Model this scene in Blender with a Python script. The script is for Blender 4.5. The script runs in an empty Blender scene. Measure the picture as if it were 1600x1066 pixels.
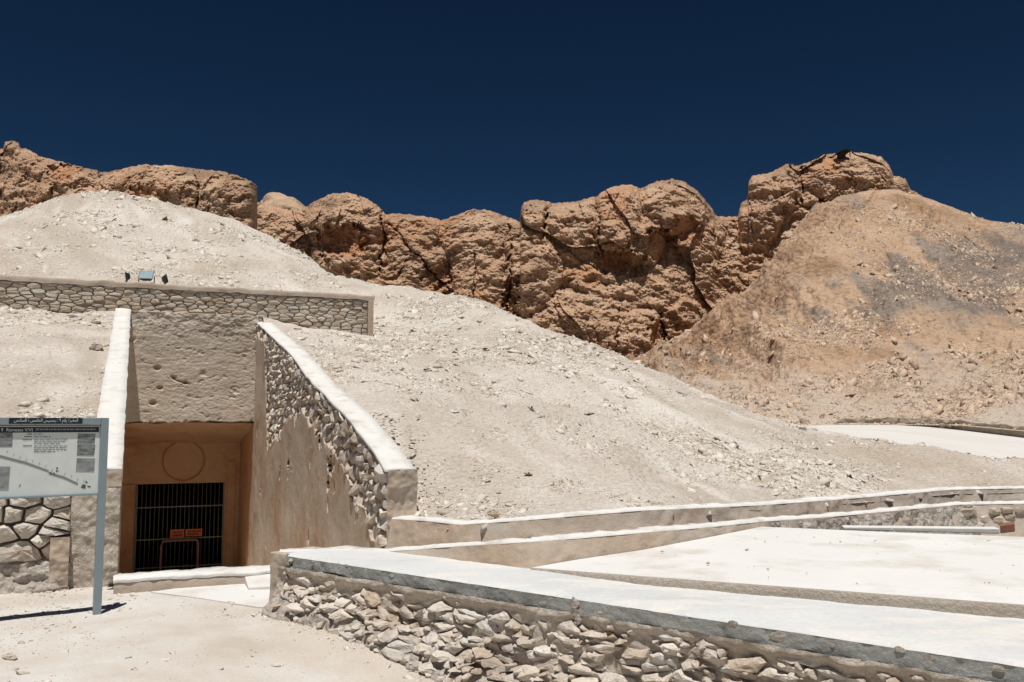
import bpy, math, random
import numpy as np
from mathutils import Vector

random.seed(7)
RNG = np.random.default_rng(11)
scene = bpy.context.scene
COL = scene.collection

# ------------------------------------------------------------------ camera, sky, sun, exposure
EYE = 1.6
FPX = 1420.0
PITCH = math.atan((662 - 533) / FPX)
cam_data = bpy.data.cameras.new("camera")
cam = bpy.data.objects.new("camera", cam_data)
COL.objects.link(cam)
cam.location = (0, 0, EYE)
cam.rotation_euler = (math.pi / 2 + PITCH, 0, 0)
cam_data.sensor_width = 36.0
cam_data.lens = 36.0 * FPX / 1600.0
cam_data.clip_end = 3000
cam_data.clip_start = 0.05
scene.camera = cam

SUN_DIR = Vector((-0.015, -0.28, 1.0)).normalized()      # towards the sun
SUN_EL = math.asin(SUN_DIR.z)
SUN_AZ = math.atan2(SUN_DIR.x, SUN_DIR.y)                # clockwise from +Y
world = bpy.data.worlds.new("World")
scene.world = world
world.use_nodes = True
wn, wl = world.node_tree.nodes, world.node_tree.links
bg = wn["Background"]
sky = wn.new("ShaderNodeTexSky")
sky.sky_type = 'NISHITA'
sky.sun_disc = False
sky.sun_elevation = SUN_EL
sky.sun_rotation = SUN_AZ
sky.altitude = 2500
sky.air_density = 0.9
sky.dust_density = 0.15
sky.ozone_density = 3.0
gam = wn.new("ShaderNodeGamma")
gam.inputs[1].default_value = 1.55
tint = wn.new("ShaderNodeMix"); tint.data_type = 'RGBA'; tint.blend_type = 'MULTIPLY'
tint.inputs[0].default_value = 1.0
tint.inputs[7].default_value = (0.12, 0.165, 0.155, 1)
wl.new(sky.outputs[0], gam.inputs[0])
wl.new(gam.outputs[0], tint.inputs[6])
wl.new(tint.outputs[2], bg.inputs[0])
bg.inputs[1].default_value = 0.05

sun_data = bpy.data.lights.new("sun", 'SUN')
sun_data.energy = 4.2
sun_data.angle = math.radians(0.5)
sun_data.color = (1.0, 0.965, 0.91)
sun = bpy.data.objects.new("sun", sun_data)
COL.objects.link(sun)
sun.rotation_euler = SUN_DIR.to_track_quat('Z', 'Y').to_euler()
sun.location = (0, 0, 60)

scene.view_settings.view_transform = 'Standard'
scene.view_settings.look = 'None'
scene.view_settings.exposure = 0.12
scene.view_settings.gamma = 1.0
scene.view_settings.use_curve_mapping = False

# ------------------------------------------------------------------ geometry helpers
CT, ST = math.cos(PITCH), math.sin(PITCH)

def at(px, py, Y):
    """World point seen at photo position px,py and lying Y metres ahead (arrays allowed)."""
    u = (np.asarray(px, float) - 800) / FPX
    v = (533 - np.asarray(py, float)) / FPX
    yy = CT - v * ST
    zz = ST + v * CT
    s = np.asarray(Y, float) / yy
    return np.stack(np.broadcast_arrays(u * s, yy * s, EYE + zz * s), -1)

def at_z(px, py, z):
    d = at(px, py, 1.0) - np.array([0, 0, EYE])
    return np.array([0, 0, EYE]) + d * ((z - EYE) / d[2])

def at_plane(px, py, p0, n):
    o = np.array([0, 0, EYE]); d = at(px, py, 1.0) - o
    return o + d * (np.dot(np.asarray(p0) - o, n) / np.dot(d, n))

DU = np.array([0.9219, 0.3875, 0]); DD = np.array([-0.3875, 0.9219, 0]); OL = np.array([-3.95, 9.3, 0])
WID = 2.744
BF = 11.73            # facade distance along the entrance axis
def E(a, b, z):
    a = np.asarray(a, float); b = np.asarray(b, float)
    return np.stack(np.broadcast_arrays(OL[0] + a * DU[0] + b * DD[0], OL[1] + a * DU[1] + b * DD[1], np.asarray(z, float)), -1)
def toE(P):
    q = P - OL
    return q @ DU, q @ DD, P[..., 2]

def sm(x, e0, e1):
    t = np.clip((x - e0) / (e1 - e0), 0, 1)
    return t * t * (3 - 2 * t)

_perm = RNG.permutation(512); _perm = np.concatenate([_perm, _perm])
_grad = RNG.normal(size=(512, 3)); _grad /= np.linalg.norm(_grad, axis=1)[:, None]
def perlin(P):
    P = np.asarray(P, float)
    i = np.floor(P).astype(np.int64); f = P - i
    w = f * f * f * (f * (f * 6 - 15) + 10)
    i &= 255
    out = 0
    for dx in (0, 1):
        for dy in (0, 1):
            for dz in (0, 1):
                h = _perm[(_perm[(_perm[(i[..., 0] + dx) & 255] + i[..., 1] + dy) & 511] + i[..., 2] + dz) & 511] & 511
                g = _grad[h]
                d = g[..., 0] * (f[..., 0] - dx) + g[..., 1] * (f[..., 1] - dy) + g[..., 2] * (f[..., 2] - dz)
                wt = (w[..., 0] if dx else 1 - w[..., 0]) * (w[..., 1] if dy else 1 - w[..., 1]) * (w[..., 2] if dz else 1 - w[..., 2])
                out = out + wt * d
    return out * 1.6
def fbm(P, scale, octs=4, gain=0.5, seed=0.0):
    P = np.asarray(P, float) * scale + seed
    r = 0; a = 1.0
    for _ in range(octs):
        r = r + a * perlin(P); P = P * 2.03 + 17.3; a *= gain
    return r
def worley(X, Z, seed=0, jit=0.85):
    """F1, F2 and cell hash in 2D."""
    ix = np.floor(X).astype(np.int64); iz = np.floor(Z).astype(np.int64)
    f1 = np.full(X.shape, 9.0); f2 = np.full(X.shape, 9.0); hid = np.zeros(X.shape)
    for dx in (-1, 0, 1):
        for dz in (-1, 0, 1):
            cx = ix + dx; cz = iz + dz
            h = _perm[(_perm[(cx + seed) & 511] + cz * 7 + seed * 13) & 511]
            h2 = _perm[(h + 101) & 511]; h3 = _perm[(h2 + 37) & 511]
            qx = cx + 0.5 + jit * (h2 / 512.0 - 0.5); qz = cz + 0.5 + jit * (h3 / 512.0 - 0.5)
            d = np.hypot(qx - X, qz - Z)
            n = d < f1
            f2 = np.where(n, f1, np.minimum(f2, d)); hid = np.where(n, h / 512.0, hid); f1 = np.where(n, d, f1)
    return f1, f2, hid

def facet(X, Z, seed=0, jit=.9):
    """planar chips: each cell has its own height and tilt"""
    ix = np.floor(X).astype(np.int64); iz = np.floor(Z).astype(np.int64)
    f1 = np.full(X.shape, 9.0); out = np.zeros(X.shape)
    for dx in (-1, 0, 1):
        for dz in (-1, 0, 1):
            cx = ix + dx; cz = iz + dz
            h = _perm[(_perm[(cx + seed) & 511] + cz * 7 + seed * 13) & 511]
            h2 = _perm[(h + 101) & 511]; h3 = _perm[(h2 + 37) & 511]; h4 = _perm[(h3 + 11) & 511]; h5 = _perm[(h4 + 5) & 511]
            qx = cx + .5 + jit * (h2 / 512. - .5); qz = cz + .5 + jit * (h3 / 512. - .5)
            d = np.hypot(qx - X, qz - Z); n = d < f1
            out = np.where(n, (h / 512. - .5) * .8 + (X - qx) * (h4 / 256. - 1) * .8 + (Z - qz) * (h5 / 256. - 1.2) * .9, out)
            f1 = np.where(n, d, f1)
    return out

def props(o, label=None, cat=None, group=None, kind=None):
    if label: o["label"] = label
    if cat: o["category"] = cat
    if group: o["group"] = group
    if kind: o["kind"] = kind
    return o

def finish(me, name, mat, parent, origin, smooth):
    o = bpy.data.objects.new(name, me)
    COL.objects.link(o)
    if mat: me.materials.append(mat)
    if parent is not None:
        o.parent = parent
        org = np.array(origin) - np.array(WORLD_LOC.get(parent.name, (0, 0, 0)))
    else:
        org = np.array(origin)
    o.location = [float(v) for v in org]
    WORLD_LOC[o.name] = tuple(float(v) for v in origin)
    if smooth:
        me.shade_smooth()
    return o
WORLD_LOC = {}

def mk(name, V, F, mat, parent=None, smooth=False, attr=None, base=False):
    """One mesh object from a vertex array and a list of faces (world coordinates)."""
    V = np.asarray(V, float).reshape(-1, 3)
    lo, hi = V.min(0), V.max(0)
    org = (lo + hi) / 2
    if base: org[2] = lo[2]
    me = bpy.data.meshes.new(name)
    if isinstance(F, np.ndarray) and F.ndim == 2:
        k = F.shape[1]
        me.vertices.add(len(V)); me.vertices.foreach_set("co", (V - org).astype(np.float32).ravel())
        me.loops.add(F.size); me.loops.foreach_set("vertex_index", F.astype(np.int32).ravel())
        me.polygons.add(len(F)); me.polygons.foreach_set("loop_start", np.arange(0, F.size, k, dtype=np.int32))
        me.update(calc_edges=True); me.validate()
    else:
        me.from_pydata([tuple(v) for v in (V - org)], [], [tuple(int(i) for i in f) for f in F]); me.update()
    if attr is not None:
        for an, av in attr.items():
            a = me.attributes.new(an, 'FLOAT', 'POINT'); a.data.foreach_set("value", np.asarray(av, np.float32).ravel())
    return finish(me, name, mat, parent, org, smooth)

def grid_faces(n, m, mask=None):
    i = np.arange(n - 1)[:, None] * m + np.arange(m - 1)[None, :]
    F = np.stack([i, i + m, i + m + 1, i + 1], -1).reshape(-1, 4)
    if mask is not None: F = F[mask.reshape(-1)]
    return F
def compact(V, F, attrs=None):
    used = np.unique(F); mp = np.zeros(len(V), np.int64); mp[used] = np.arange(len(used))
    A = None if attrs is None else {k: v.reshape(-1)[used] for k, v in attrs.items()}
    return V[used], mp[F], A
def grid_obj(name, P, mat, parent=None, smooth=True, mask=None, attr=None, flip=False):
    n, m = P.shape[:2]
    F = grid_faces(n, m, mask)
    if flip: F = F[:, ::-1]
    V, F, A = compact(P.reshape(-1, 3), F, attr)
    return mk(name, V, F, mat, parent, smooth, A)

def empty(name, loc, label=None, cat=None, group=None):
    o = bpy.data.objects.new(name, None); COL.objects.link(o)
    o.empty_display_size = 0.2
    o.location = [float(v) for v in loc]; WORLD_LOC[o.name] = tuple(float(v) for v in loc)
    return props(o, label, cat, group)

class MB:
    def __init__(s): s.V = []; s.F = []
    def add(s, V, F):
        k = len(s.V); s.V += [tuple(v) for v in V]; s.F += [tuple(i + k for i in f) for f in F]
        return s
    def hexa(s, b, t):
        """b, t: four bottom and four top corners, same turning sense."""
        return s.add(list(b) + list(t), [(3, 2, 1, 0), (4, 5, 6, 7), (0, 1, 5, 4), (1, 2, 6, 5), (2, 3, 7, 6), (3, 0, 4, 7)])
    def ebox(s, a0, a1, b0, b1, z0, z1):
        c = [(a0, b0), (a1, b0), (a1, b1), (a0, b1)]
        return s.hexa([E(a, b, z0) for a, b in c], [E(a, b, z1) for a, b in c])
    def tube(s, pts, r, n=8):
        pts = [np.array(p, float) for p in pts]; rings = []
        for i, p in enumerate(pts):
            d = pts[min(i + 1, len(pts) - 1)] - pts[max(i - 1, 0)]; d /= np.linalg.norm(d)
            up = np.array([0, 0, 1.0]) if abs(d[2]) < .9 else np.array([1.0, 0, 0])
            x = np.cross(d, up); x /= np.linalg.norm(x); y = np.cross(d, x)
            rings.append([p + r * (math.cos(t) * x + math.sin(t) * y) for t in np.linspace(0, 2 * math.pi, n, endpoint=False)])
        V = [v for rg in rings for v in rg]; F = []
        for i in range(len(pts) - 1):
            for j in range(n):
                F.append((i * n + j, i * n + (j + 1) % n, (i + 1) * n + (j + 1) % n, (i + 1) * n + j))
        F.append(tuple(range(n))[::-1]); F.append(tuple((len(pts) - 1) * n + j for j in range(n)))
        return s.add(V, F)
    def build(s, name, mat, parent=None, smooth=False):
        o = mk(name, s.V, s.F, mat, parent, smooth)
        import bmesh
        bm = bmesh.new(); bm.from_mesh(o.data); bmesh.ops.recalc_face_normals(bm, faces=bm.faces); bm.to_mesh(o.data); bm.free()
        return o

def bevel(o, w, seg=2):
    m = o.modifiers.new("bevel", 'BEVEL'); m.width = w; m.segments = seg; m.limit_method = 'ANGLE'; m.angle_limit = math.radians(40)
    return o

# ------------------------------------------------------------------ materials
def material(name, c0, c1, scale=1.0, rough=0.9, bump=0.3, bscale=20, c2=None, c2_scale=0.3, c2_lim=(0.52, 0.62), stretch=(1, 1, 1),
             cells=0, cell_scale=8, attr=None, attr_col=None, spec=0.2, bdist=0.05, micro=0.0, attr2=None, attr2_col=None, rand=0.0, attr3=None, attr3_col=None):
    m = bpy.data.materials.new(name); m.use_nodes = True
    N, L = m.node_tree.nodes, m.node_tree.links
    b = N["Principled BSDF"]; b.inputs["Roughness"].default_value = rough
    b.inputs["Specular IOR Level"].default_value = spec
    geo = N.new("ShaderNodeNewGeometry")
    mp = N.new("ShaderNodeMapping"); mp.inputs["Scale"].default_value = stretch
    L.new(geo.outputs["Position"], mp.inputs[0])
    def noise(sc, det=6, rg=0.6):
        n = N.new("ShaderNodeTexNoise"); n.inputs["Scale"].default_value = sc; n.inputs["Detail"].default_value = det
        n.inputs["Roughness"].default_value = rg; L.new(mp.outputs[0], n.inputs["Vector"]); return n
    def mix(fac, a, c):
        x = N.new("ShaderNodeMix"); x.data_type = 'RGBA'
        if hasattr(fac, "name") and not isinstance(fac, float): L.new(fac, x.inputs[0])
        else: x.inputs[0].default_value = fac
        for sck, v in ((6, a), (7, c)):
            if isinstance(v, tuple): x.inputs[sck].default_value = v + (1,)
            else: L.new(v, x.inputs[sck])
        return x.outputs[2]
    def ramp(src, lo, hi):
        r = N.new("ShaderNodeMapRange"); r.inputs[1].default_value = lo; r.inputs[2].default_value = hi
        L.new(src, r.inputs[0]); return r.outputs[0]
    n1 = noise(scale)
    col = mix(ramp(n1.outputs[0], 0.35, 0.65), c0, c1)
    if c2:
        n2 = noise(c2_scale, 5, 0.65)
        col = mix(ramp(n2.outputs[0], *c2_lim), col, c2)
    if micro:
        n3 = noise(bscale * 1.7, 4, 0.7)
        hs = N.new("ShaderNodeHueSaturation"); L.new(col, hs.inputs["Color"])
        r = N.new("ShaderNodeMapRange"); r.inputs[1].default_value = 0.3; r.inputs[2].default_value = 0.7
        r.inputs[3].default_value = 1 - micro; r.inputs[4].default_value = 1 + micro
        L.new(n3.outputs[0], r.inputs[0]); L.new(r.outputs[0], hs.inputs["Value"]); col = hs.outputs[0]
    for an, ac in ((attr3, attr3_col), (attr, attr_col), (attr2, attr2_col)):
        if an:
            at_ = N.new("ShaderNodeAttribute"); at_.attribute_name = an
            col = mix(at_.outputs["Fac"], col, ac)
    if rand:
        oi = N.new("ShaderNodeObjectInfo"); hs = N.new("ShaderNodeHueSaturation"); L.new(col, hs.inputs["Color"])
        r = N.new("ShaderNodeMapRange"); r.inputs[3].default_value = 1 - rand; r.inputs[4].default_value = 1 + rand * .7
        L.new(oi.outputs["Random"], r.inputs[0]); L.new(r.outputs[0], hs.inputs["Value"])
        r2 = N.new("ShaderNodeMapRange"); r2.inputs[3].default_value = 0.7; r2.inputs[4].default_value = 1.25
        mt = N.new("ShaderNodeMath"); mt.operation = 'FRACT'; mm = N.new("ShaderNodeMath"); mm.operation = 'MULTIPLY'; mm.inputs[1].default_value = 17.3
        L.new(oi.outputs["Random"], mm.inputs[0]); L.new(mm.outputs[0], mt.inputs[0]); L.new(mt.outputs[0], r2.inputs[0]); L.new(r2.outputs[0], hs.inputs["Saturation"])
        col = hs.outputs[0]
    L.new(col, b.inputs["Base Color"])
    nb = noise(bscale, 8, 0.65)
    h = nb.outputs[0]
    if cells:
        vo = N.new("ShaderNodeTexVoronoi"); vo.inputs["Scale"].default_value = cell_scale; L.new(mp.outputs[0], vo.inputs["Vector"])
        ad = N.new("ShaderNodeMath"); ad.operation = 'MULTIPLY_ADD'; L.new(vo.outputs["Distance"], ad.inputs[0]); ad.inputs[1].default_value = -cells; L.new(h, ad.inputs[2]); h = ad.outputs[0]
    bp = N.new("ShaderNodeBump"); bp.inputs["Strength"].default_value = bump; bp.inputs["Distance"].default_value = bdist
    L.new(h, bp.inputs["Height"]); L.new(bp.outputs[0], b.inputs["Normal"])
    return m

def plain(name, c, rough=0.5, metal=0.0, spec=0.4):
    m = bpy.data.materials.new(name); m.use_nodes = True
    N, L = m.node_tree.nodes, m.node_tree.links; b = N["Principled BSDF"]
    b.inputs["Roughness"].default_value = rough; b.inputs["Metallic"].default_value = metal; b.inputs["Specular IOR Level"].default_value = spec
    n = N.new("ShaderNodeTexNoise"); n.inputs["Scale"].default_value = 9; n.inputs["Detail"].default_value = 6
    g = N.new("ShaderNodeNewGeometry"); L.new(g.outputs["Position"], n.inputs["Vector"])
    x = N.new("ShaderNodeMix"); x.data_type = 'RGBA'; L.new(n.outputs[0], x.inputs[0])
    x.inputs[6].default_value = tuple(v * .85 for v in c) + (1,); x.inputs[7].default_value = tuple(min(v * 1.12, 1) for v in c) + (1,)
    L.new(x.outputs[2], b.inputs["Base Color"])
    return m

M = {}
M["sand"] = material("sand", (.47, .41, .35), (.54, .485, .425), .8, bump=.35, bscale=30, c2=(.60, .575, .54), c2_scale=.45, c2_lim=(.45, .62), bdist=.02, micro=.07)
M["scree"] = material("scree", (.535, .475, .415), (.635, .58, .52), .55, bump=.95, bscale=11, c2=(.47, .395, .32), c2_scale=.22, c2_lim=(.52, .66), cells=.8, cell_scale=14, bdist=.05, micro=.20, attr="streak", attr_col=(.70, .66, .60), attr2="dusty", attr2_col=(.46, .39, .32))
M["shard"] = material("shard", (.58, .52, .45), (.70, .655, .59), 3, bump=.2, bscale=30, bdist=.02, c2=(.45, .38, .30), c2_scale=4, c2_lim=(.5, .6))
M["hill_soil"] = material("hill_soil", (.46, .31, .205), (.54, .38, .26), .25, bump=1.0, bscale=2.6, c2=(.34, .215, .13), c2_scale=.12, c2_lim=(.5, .62),
                          cells=.7, cell_scale=2.2, bdist=.25, micro=.14, attr="grey", attr_col=(.17, .145, .13), attr2="pale", attr2_col=(.55, .465, .385), attr3="rocky", attr3_col=(.38, .235, .145))
M["hill_shard"] = material("hill_shard", (.54, .41, .30), (.60, .47, .36), 1, bump=.2, bscale=10, c2=(.31, .23, .17), c2_scale=2, c2_lim=(.5, .55))
M["rock"] = material("rock", (.56, .365, .24), (.47, .30, .19), .22, bump=1.0, bscale=2.4, c2=(.58, .41, .285), c2_scale=.5, c2_lim=(.5, .62),
                     bdist=.35, micro=.22, attr="fresh", attr_col=(.50, .245, .12), attr2="varnish", attr2_col=(.28, .18, .12))
M["stone"] = material("stone", (.58, .515, .445), (.66, .605, .535), 3, bump=.6, bscale=28, c2=(.46, .375, .30), c2_scale=2.5, c2_lim=(.5, .62), bdist=.03, micro=.10, rand=.14)
M["stone_tan"] = material("stone_tan", (.50, .435, .355), (.585, .52, .435), 3, bump=.6, bscale=20, c2=(.46, .375, .29), c2_scale=2.0, c2_lim=(.5, .62), bdist=.04, micro=.12, rand=.16)
M["mortar"] = material("mortar", (.48, .415, .345), (.56, .495, .42), 2, bump=.9, bscale=14, bdist=.06, micro=.15)
M["mortar_dark"] = material("mortar_dark", (.33, .27, .21), (.40, .335, .27), 2, bump=.9, bscale=14, bdist=.06, micro=.15)
M["rubble"] = material("rubble", (.49, .43, .37), (.59, .54, .48), 4, bump=1.0, bscale=16, bdist=.07, cells=.6, cell_scale=13, micro=.12)
M["plaster"] = material("plaster", (.47, .395, .325), (.53, .46, .39), 1.2, bump=.4, bscale=14, bdist=.03, c2=(.46, .355, .265), c2_scale=.7, c2_lim=(.48, .66), micro=.06)
M["wing_plaster"] = material("wing_plaster", (.52, .425, .335), (.58, .50, .425), 1.3, bump=.45, bscale=10, bdist=.04, c2=(.46, .31, .20), c2_scale=1.0, c2_lim=(.46, .66), stretch=(1, 1, .7), micro=.07)
M["facade"] = material("facade", (.54, .46, .375), (.61, .53, .445), .8, bump=.6, bscale=11, bdist=.05, stretch=(1, 1, 1.5), c2=(.47, .41, .34), c2_scale=.5, c2_lim=(.5, .7), micro=.10)
M["recess"] = material("recess", (.64, .42, .255), (.69, .465, .29), .9, bump=.5, bscale=5, bdist=.05, c2=(.56, .30, .17), c2_scale=1.3, c2_lim=(.5, .7), micro=.05)
M["red_ochre"] = material("red_ochre", (.45, .22, .12), (.50, .26, .15), 3, bump=.2, bscale=10, bdist=.01)
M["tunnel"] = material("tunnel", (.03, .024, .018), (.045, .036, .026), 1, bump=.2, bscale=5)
M["white_coping"] = material("white_coping", (.66, .645, .62), (.72, .705, .68), 2, bump=.25, bscale=25, bdist=.015, c2=(.54, .49, .43), c2_scale=3.4, c2_lim=(.53, .70), micro=.06)
M["white_floor"] = material("white_floor", (.66, .65, .63), (.71, .70, .685), .6, bump=.2, bscale=30, bdist=.01, c2=(.56, .525, .48), c2_scale=1.4, c2_lim=(.50, .68), micro=.03)
M["path_white"] = material("path_white", (.60, .58, .55), (.66, .64, .61), .3, bump=.3, bscale=8, bdist=.04)
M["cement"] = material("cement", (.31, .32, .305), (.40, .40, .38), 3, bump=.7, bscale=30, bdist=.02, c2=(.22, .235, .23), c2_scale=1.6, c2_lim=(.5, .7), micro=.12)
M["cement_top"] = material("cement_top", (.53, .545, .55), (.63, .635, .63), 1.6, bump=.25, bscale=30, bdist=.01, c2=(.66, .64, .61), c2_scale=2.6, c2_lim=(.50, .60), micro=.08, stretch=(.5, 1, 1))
M["riser"] = material("riser", (.45, .39, .325), (.51, .45, .38), 2, bump=1.0, bscale=40, bdist=.03, micro=.1)
M["steel"] = plain("steel", (.27, .335, .37), .42, .25)
M["steel_dark"] = plain("steel_dark", (.17, .175, .17), .5, .3)
M["panel"] = plain("panel", (.68, .73, .715), .35, 0)
M["navy"] = plain("navy", (.012, .018, .032), .4)
M["ink"] = plain("ink", (.10, .115, .115), .6)
M["ink_light"] = plain("ink_light", (.22, .25, .25), .6)
M["letter_white"] = plain("letter_white", (.68, .72, .72), .5)
M["letter_dim"] = plain("letter_dim", (.22, .27, .29), .5)
M["photo_grey"] = material("photo_grey", (.09, .10, .10), (.30, .33, .33), 22, bump=0, bscale=5, rough=.4, stretch=(1, 1, 2.5))
M["photo_pale"] = material("photo_pale", (.20, .22, .22), (.34, .36, .36), 15, bump=0, bscale=5, rough=.4, stretch=(1, 1, 2.5))
M["iron"] = plain("iron", (.20, .22, .19), .5, .4)
M["pink_pipe"] = plain("pink_pipe", (.34, .20, .16), .5, .1)
M["orange_sign"] = plain("orange_sign", (.75, .20, .07), .5)
M["sign_ink"] = plain("sign_ink", (.22, .03, .015), .6)
M["lamp_body"] = plain("lamp_body", (.035, .045, .045), .45, .2)
M["lamp_glass"] = plain("lamp_glass", (.38, .50, .54), .12, .3)
M["red_brick"] = material("red_brick", (.24, .10, .07), (.30, .14, .10), 4, bump=.4, bscale=20)
M["shelter_black"] = plain("shelter_black", (.012, .013, .012), .8)

# ------------------------------------------------------------------ terrain: the pale scree slope
def rbf(points, c=1.2):
    P = np.array(points, float); X = P[:, :2]; z = P[:, 2]
    n = len(P)
    K = np.sqrt(((X[:, None] - X[None]) ** 2).sum(-1) + c * c)
    A = np.zeros((n + 3, n + 3)); A[:n, :n] = K + np.eye(n) * -0.02
    A[:n, n] = 1; A[:n, n + 1:] = X; A[n:, :n] = A[:n, n:].T
    w = np.linalg.solve(A, np.concatenate([z, np.zeros(3)]))
    def f(Q):
        out = w[n] + Q[..., 0] * w[n + 1] + Q[..., 1] * w[n + 2]
        for i in range(n):
            out = out + w[i] * np.sqrt((Q[..., 0] - X[i, 0]) ** 2 + (Q[..., 1] - X[i, 1]) ** 2 + c * c)
        return out
    return f

# profile of the right wing wall's coping (inner upper edge), read along the wall
nIN = -DU
pin = [at_plane(px, py, E(WID, 0, 0), nIN) for px, py in ((605, 733), (583, 700), (544, 651), (492, 600), (452, 549), (410, 496))]
cb = [float(toE(p)[1]) for p in pin]; cz = [float(p[2]) for p in pin]
cb = [0.0] + cb[1:-1] + [BF + .1]
cz = [cz[0]] + cz[1:-1] + [cz[-1]]
def copR(b): return np.interp(b, cb, cz)
pl0 = at_plane(197, 730, OL, DD); pl1 = at_plane(200, 484, E(0, BF, 0), DD)
def copL(b): return pl0[2] + (pl1[2] - pl0[2]) * np.clip(np.asarray(b, float) / BF, -.2, 1.1)
BW = BF + .30       # face of the long upper wall
pw = at_plane(290, 446, E(0, BW, 0), DD); ZW = float(pw[2])
aw_end = float(toE(at_plane(583, 490, E(0, BW, 0), DD))[0])
T2 = [(612, 808, 10.35), (665, 811, 10.0), (719, 817, 9.7), (820, 810, 9.4), (1000, 795, 9.6), (1187, 787, 10.6), (1337, 776, 11.9), (1487, 763, 13.2), (1600, 761, 13.6), (1850, 759, 14.0)]
CR = [(600, 456, 36), (650, 471, 33), (700, 468, 31), (760, 474, 27.5), (800, 491, 25), (850, 515, 23), (900, 540, 21.5), (950, 556, 20.5), (1000, 567, 20), (1100, 613, 19),
      (1180, 649, 18.5), (1250, 664, 18), (1350, 677, 17), (1450, 695, 16.5), (1600, 724, 16), (1850, 752, 16)]
ctl = []
for b, dz_ in ((0, .52), (.6, .38), (1.2, .22), (2.0, .10), (3.5, .06), (5.5, .05), (7.5, .05), (9.5, .05), (BF, .06)):
    ctl.append(E(WID + .36, b, copR(b) - dz_))
for px, py, Y in T2:
    w = at(px, py, Y); ctl.append(w * [1, 1, 1] - [0, 0, .07]); ctl.append(at(px, py, Y) + [0, .3, -.035])
ctl += [at(px, py, Y) for px, py, Y in CR]
ctl += [at(px, py + 60, Y + 7) for px, py, Y in CR]
for px, py in ((440, 508), (480, 517), (540, 523), (585, 527)):
    ctl.append(at_plane(px, py, E(0, BW, 0), DD))
ctl.append(at(620, 505, 26)); ctl.append(at(640, 525, 22.5))
fR = rbf(ctl)
ctu = []
for a in np.linspace(-9, aw_end, 10):
    ctu.append(E(a, BW + .42, ZW - .12))
CU = [(-400, 470, 27), (-200, 410, 28), (-80, 366, 28.5), (0, 345, 29), (50, 324, 30), (100, 310, 31), (165, 302, 32), (225, 308, 32), (300, 325, 32), (350, 340, 32), (400, 359, 32.5), (480, 402, 33.5), (540, 433, 34.5), (600, 456, 36)]
ctu += [at(px, py, Y) for px, py, Y in CU]
ctu += [at(px, py + 110, Y + 8) for px, py, Y in CU]
ctu.append(at(650, 471, 33)); ctu.append(at(650, 520, 40))
fU = rbf(ctu)

def rough(P, amp=1.0):
    big = fbm(P * [1, 1, .5], .35, 3, .5, 3.1) * .14
    sml = fbm(P, 1.6, 4, .6, 9.7) * .045
    return (big + sml) * amp

n_cols = 520
def zR(X, Y):
    Q = np.stack([X, Y], -1); return fR(Q)
def zU(X, Y):
    Q = np.stack([X, Y], -1)
    px = X / Y * FPX + 800
    t = sm(px, 590, 650)
    u = fU(Q); r = fR(Q)
    return u * (1 - t) + r * t

def polar(px0, px1, n, m, yfun0, yfun1, zfun, gamma=1.0):
    px = np.linspace(px0, px1, n)[:, None]; t = np.linspace(0, 1, m)[None] ** gamma
    y0 = yfun0(px); y1 = yfun1(px)
    Y = y0 * (y1 / y0) ** t
    X = (px - 800) / FPX * Y
    Z = zfun(X, Y)
    return np.stack([X, Y, Z], -1), px

t2px = [p[0] for p in T2]; t2y = [p[2] for p in T2]
crpx = [-400] + [p[0] for p in CR]; cry = [40] + [p[2] for p in CR]
PL, pxs = polar(395, 1850, 640, 330, lambda p: np.interp(p, t2px, t2y), lambda p: np.interp(p, crpx, cry) + 7, zR)
a_, b_, _ = toE(PL)
pr = rough(PL); edge = np.clip((a_ - (WID + .3)) / .5, 0, 1)
edge = np.where(b_ > BF, 1, edge)
t0 = np.linspace(0, 1, 330)[None] * 6
PL[..., 2] += pr * edge * np.clip(t0 - .04, 0, 1)
pxl = PL[..., 0] / PL[..., 1] * FPX + 800
ok = (a_ > WID + .12) & ~((b_ > BW + .15) & (a_ < aw_end - .05)) & (b_ > -.35 * (a_ < WID + .4) - 9)
okf = ok[:-1, :-1] & ok[1:, :-1] & ok[:-1, 1:] & ok[1:, 1:]
slope_parts = [(PL, okf)]
PU, pxs2 = polar(-420, 655, 560, 240, lambda p: np.full_like(p, 14.0), lambda p: np.interp(p, [-400, 0, 165, 600, 700], [34, 36, 39, 43, 40]), zU)
a_, b_, _ = toE(PU)
PU[..., 2] += rough(PU) * 1.25 * np.clip((b_ - BW - .4) / .8, 0, 1)
ok = (b_ > BW + .32) & (a_ < aw_end + .02) | ((b_ > BW + .30) & (a_ < aw_end + .3) & False)
okf = ok[:-1, :-1] & ok[1:, :-1] & ok[:-1, 1:] & ok[1:, 1:]
slope_parts.append((PU, okf))
# lower left bank between the wing wall and the dry stone wall
aa = np.linspace(-13, -.12, 260)[:, None]; bb = np.linspace(.12, BW + .1, 260)[None]
PB = E(aa + 0 * bb, bb + 0 * aa, 0)
PB[..., 2] = copL(bb) - .07 - .012 * np.clip(-aa - .3, 0, 3) + 0 * aa
PB[..., 2] += rough(PB) * np.clip((-aa - .2) / .8, 0, 1) * .9 * np.clip(bb / .8, 0.1, 1)
slope_parts.append((PB, np.ones((259, 259), bool)))
Vs, Fs, off = [], [], 0
for P, okf in slope_parts:
    n, m = P.shape[:2]
    V, F, _ = compact(P.reshape(-1, 3), grid_faces(n, m, okf))
    Vs.append(V); Fs.append(F + off); off += len(V)
slopeV, slopeF = np.concatenate(Vs), np.concatenate(Fs)
sc = np.stack([slopeV[:, 0] * .85 + slopeV[:, 1] * .52, (slopeV[:, 1] * .85 - slopeV[:, 0] * .52) * .16, slopeV[:, 2] * .1], -1)
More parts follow.
